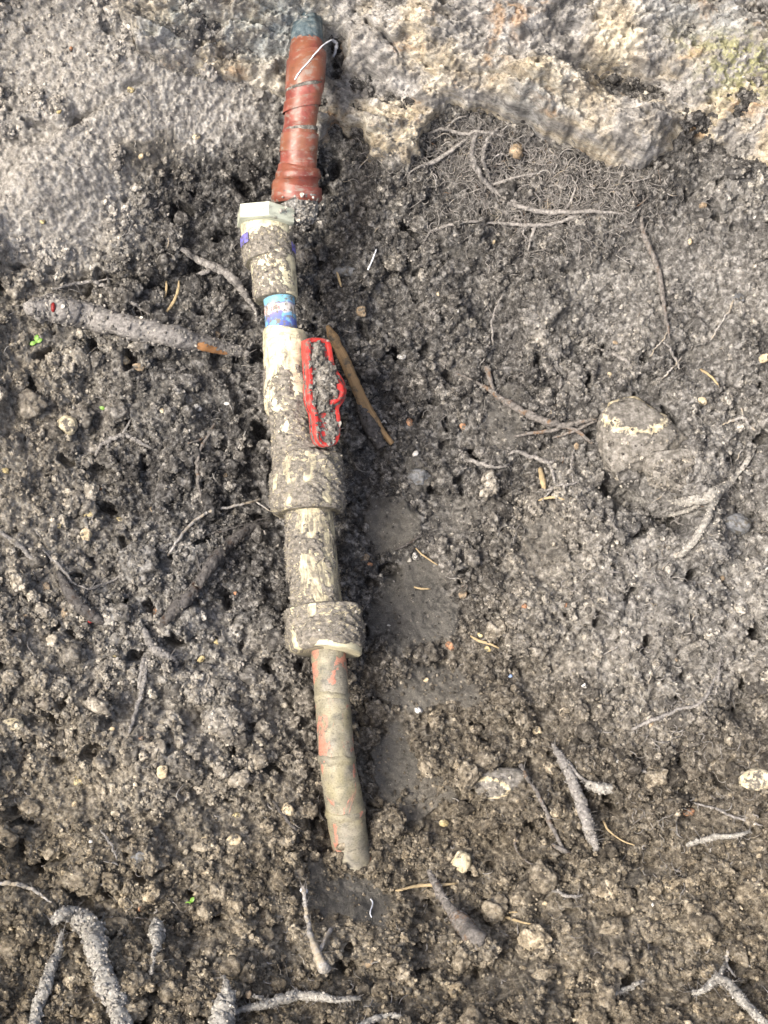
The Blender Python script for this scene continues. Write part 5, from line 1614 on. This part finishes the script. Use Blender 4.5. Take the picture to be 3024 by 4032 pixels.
for k, (x, y, rx, ry, mt, nm, lb, ct, up) in enumerate([(1104, 1464, 7, 4, M_BLUEBIT, 'plastic_bit', 'pale blue plastic bit on the slope', 'plastic', 0), (1085, 1628, 7, 3, M_BLUEBIT, 'plastic_bit', 'violet-blue plastic bit above the half-buried stone', 'plastic', 0),
                                              (1012, 1755, 8, 5, M_REDBIT, 'red_chip', 'dark red chip below the half-buried stone', 'chip', 0), (1286, 2095, 5, 3, M_REDBIT, 'red_chip', 'thin dark red chip near the forked pale root', 'chip', 0),
                                              (370, 2011, 9, 12, M_PEB['tan'], 'seed', 'brown oval seed in the soil near the bud', 'seed', 0), (890, 1718, 8, 4, M_BLACK, 'chip', 'black chip with a white edge on the clay', 'chip', 0),
                                              (436, 71, 9, 7, M_PEB['orange'], 'brick_crumb', 'brick-red crumb stuck on the muddy rock', 'brick', 0), (1000, 915, 7, 16, M_PEB['orange'], 'wood_chip', 'brown wood chip standing in the soil near the orange pebble', 'chip', 0),
                                              (200, 1340, 6, 5, M_REDBIT, 'red_chip', 'red spot of wood on the charred stick', 'chip', .006)]):
    V, F = lump(2, 700 + k, .16, .05, 3, (1, 1, .4))
    o = place_lump(nm, x, y, rx, ry, V, F, mt, .25, 0.0, k)
    if nm == 'brick_crumb':
        o.location = RK(x, y, .001).tolist()
    if up:
        o.location = (np.array(o.location) + DN * up).tolist()
    tag(o, lb, ct)
V, F = lump(2, 731, .12, .05, 0, (.7, 1, .6))
o = place_lump('red_seed', 118, 668, 7, 11, V, F, M_REDBIT, .3, 0.0, 3)
C, R = root_path([(95, 662, 50, 10), (118, 666, 54, 12), (140, 670, 56, 12)])
o.location = (C[len(C) // 2] + DN * (R[len(C) // 2] * 1.0 + .0004)).tolist()
tag(o, 'tiny dark red seed on the end of the thick root', 'seed')


# ------------------------------------------------------------------ loose crumbs of soil over everything
def build_crumbs():
    src = bpy.data.collections.new('crumb_shapes')
    names = []
    for k in range(10):
        V, F = aggregate(4, 100 + k, (1, .65 + .35 * random.random(), .55 + .3 * random.random()), 6, .5)
        o = bpy.data.objects.new('crumb_shape', mesh_np('crumb_shape', V, F, M_CRUMB))
        src.objects.link(o)
        names.append(o)
    n = 112000
    r = np.random.default_rng(21)
    x, y = r.random(n) * 2120 - 230, r.random(n) * 2670 - 230
    s = 2.9 * (1 - r.random(n)) ** -.52
    s = np.minimum(s, 30)
    clump = fbm(x / 70, y / 70, 4, 3)
    calm = sample(CALM, x, y)
    keep = (r.random(n) > .8 * sample(PACK, x, y)) & (r.random(n) > calm * .82) & (r.random(n) < .5 + 1.5 * (clump - .3)) & (s < 30 - 26 * calm)
    low = sample(H - blur(H, 16), x, y)
    keep &= (low > -.0022) | (r.random(n) < .3)
    big = r.random(n) < .024                          # broken clods
    s[big] = 13 + 34 * r.random(big.sum()) ** 1.5
    keep &= ~(big & ((calm > .25) | (fbm(x / 110, y / 110, 1, 3) < .40)))
    free = np.zeros((1200, 900), bool)                # 2-pixel cells, offset 40
    gyy, gxx = np.mgrid[0:1200, 0:900]
    for kx, ky, kr in KEEP:
        a0, b0, m = int((kx + 40) / 2), int((ky + 40) / 2), int(kr / 2) + 2
        sl = (slice(max(b0 - m, 0), b0 + m + 1), slice(max(a0 - m, 0), a0 + m + 1))
        free[sl] |= ((gxx[sl] * 2 - 40 - kx) ** 2 + (gyy[sl] * 2 - 40 - ky) ** 2) < kr * kr
    ok = free[np.clip((y + 40) / 2, 0, 1199).astype(int), np.clip((x + 40) / 2, 0, 899).astype(int)]
    keep &= ~(ok & (r.random(n) < .9))
    x, y, s = x[keep], y[keep], s[keep]
    p = sample(SURF, x, y)
    rad = s * K * MPP * .66
    p = p + DN * (rad * (r.random(len(rad)) * .9 - .25))[:, None]
    dry_, brown_ = sample(DRY, x, y), sample(BROWN, x, y)
    for q in np.nonzero(s > 11)[0]:                   # grains sticking to the broken clods
        m = int(s[q] * 1.1)
        d = r.normal(size=(m, 3))
        d /= np.linalg.norm(d, axis=1, keepdims=True)
        d = d[d @ DN > .1]
        EXTRA.append((p[q] + d * rad[q] * .86, tail(.0006, len(d)), dry_[q] + .1, brown_[q]))
    for q, rr, d_, b_ in EXTRA:
        p, rad = np.r_[p, q], np.r_[rad, rr]
        dry_, brown_ = np.r_[dry_, np.full(len(q), d_)], np.r_[brown_, np.full(len(q), b_)]
    me = bpy.data.meshes.new('soil_crumbs')
    me.vertices.add(len(p))
    me.vertices.foreach_set('co', p.astype(np.float32).ravel())
    attr(me, 'size', rad)
    for nm, a in (('dry', dry_), ('brown', brown_)):
        attr(me, nm, a)
    attr(me, 'clay', np.zeros(len(p)))
    me.update()
    o = obj('soil_crumbs', me)
    tag(o, 'loose crumbs of dark soil scattered over the pit', None, None, 'stuff')
    ng = bpy.data.node_groups.new('scatter_crumbs', 'GeometryNodeTree')
    ng.interface.new_socket('Geometry', in_out='INPUT', socket_type='NodeSocketGeometry')
    ng.interface.new_socket('Geometry', in_out='OUTPUT', socket_type='NodeSocketGeometry')
    N, L = ng.nodes, ng.links
    gi, go = N.new('NodeGroupInput'), N.new('NodeGroupOutput')
    m2p = N.new('GeometryNodeMeshToPoints')
    iop = N.new('GeometryNodeInstanceOnPoints')
    ci = N.new('GeometryNodeCollectionInfo')
    ci.inputs['Collection'].default_value = src
    ci.inputs['Separate Children'].default_value = True
    ci.inputs['Reset Children'].default_value = True
    rnd = N.new('FunctionNodeRandomValue')
    rnd.data_type = 'FLOAT_VECTOR'
    rnd.inputs[1].default_value = (6.28, 6.28, 6.28)
    at = N.new('GeometryNodeInputNamedAttribute')
    at.data_type = 'FLOAT'
    at.inputs['Name'].default_value = 'size'
    L.new(gi.outputs[0], m2p.inputs['Mesh'])
    L.new(m2p.outputs[0], iop.inputs['Points'])
    L.new(ci.outputs[0], iop.inputs['Instance'])
    iop.inputs['Pick Instance'].default_value = True
    L.new(rnd.outputs[0], iop.inputs['Rotation'])
    L.new(at.outputs[0], iop.inputs['Scale'])
    L.new(iop.outputs[0], go.inputs[0])
    md = o.modifiers.new('scatter', 'NODES')
    md.node_group = ng
    return o


build_crumbs()
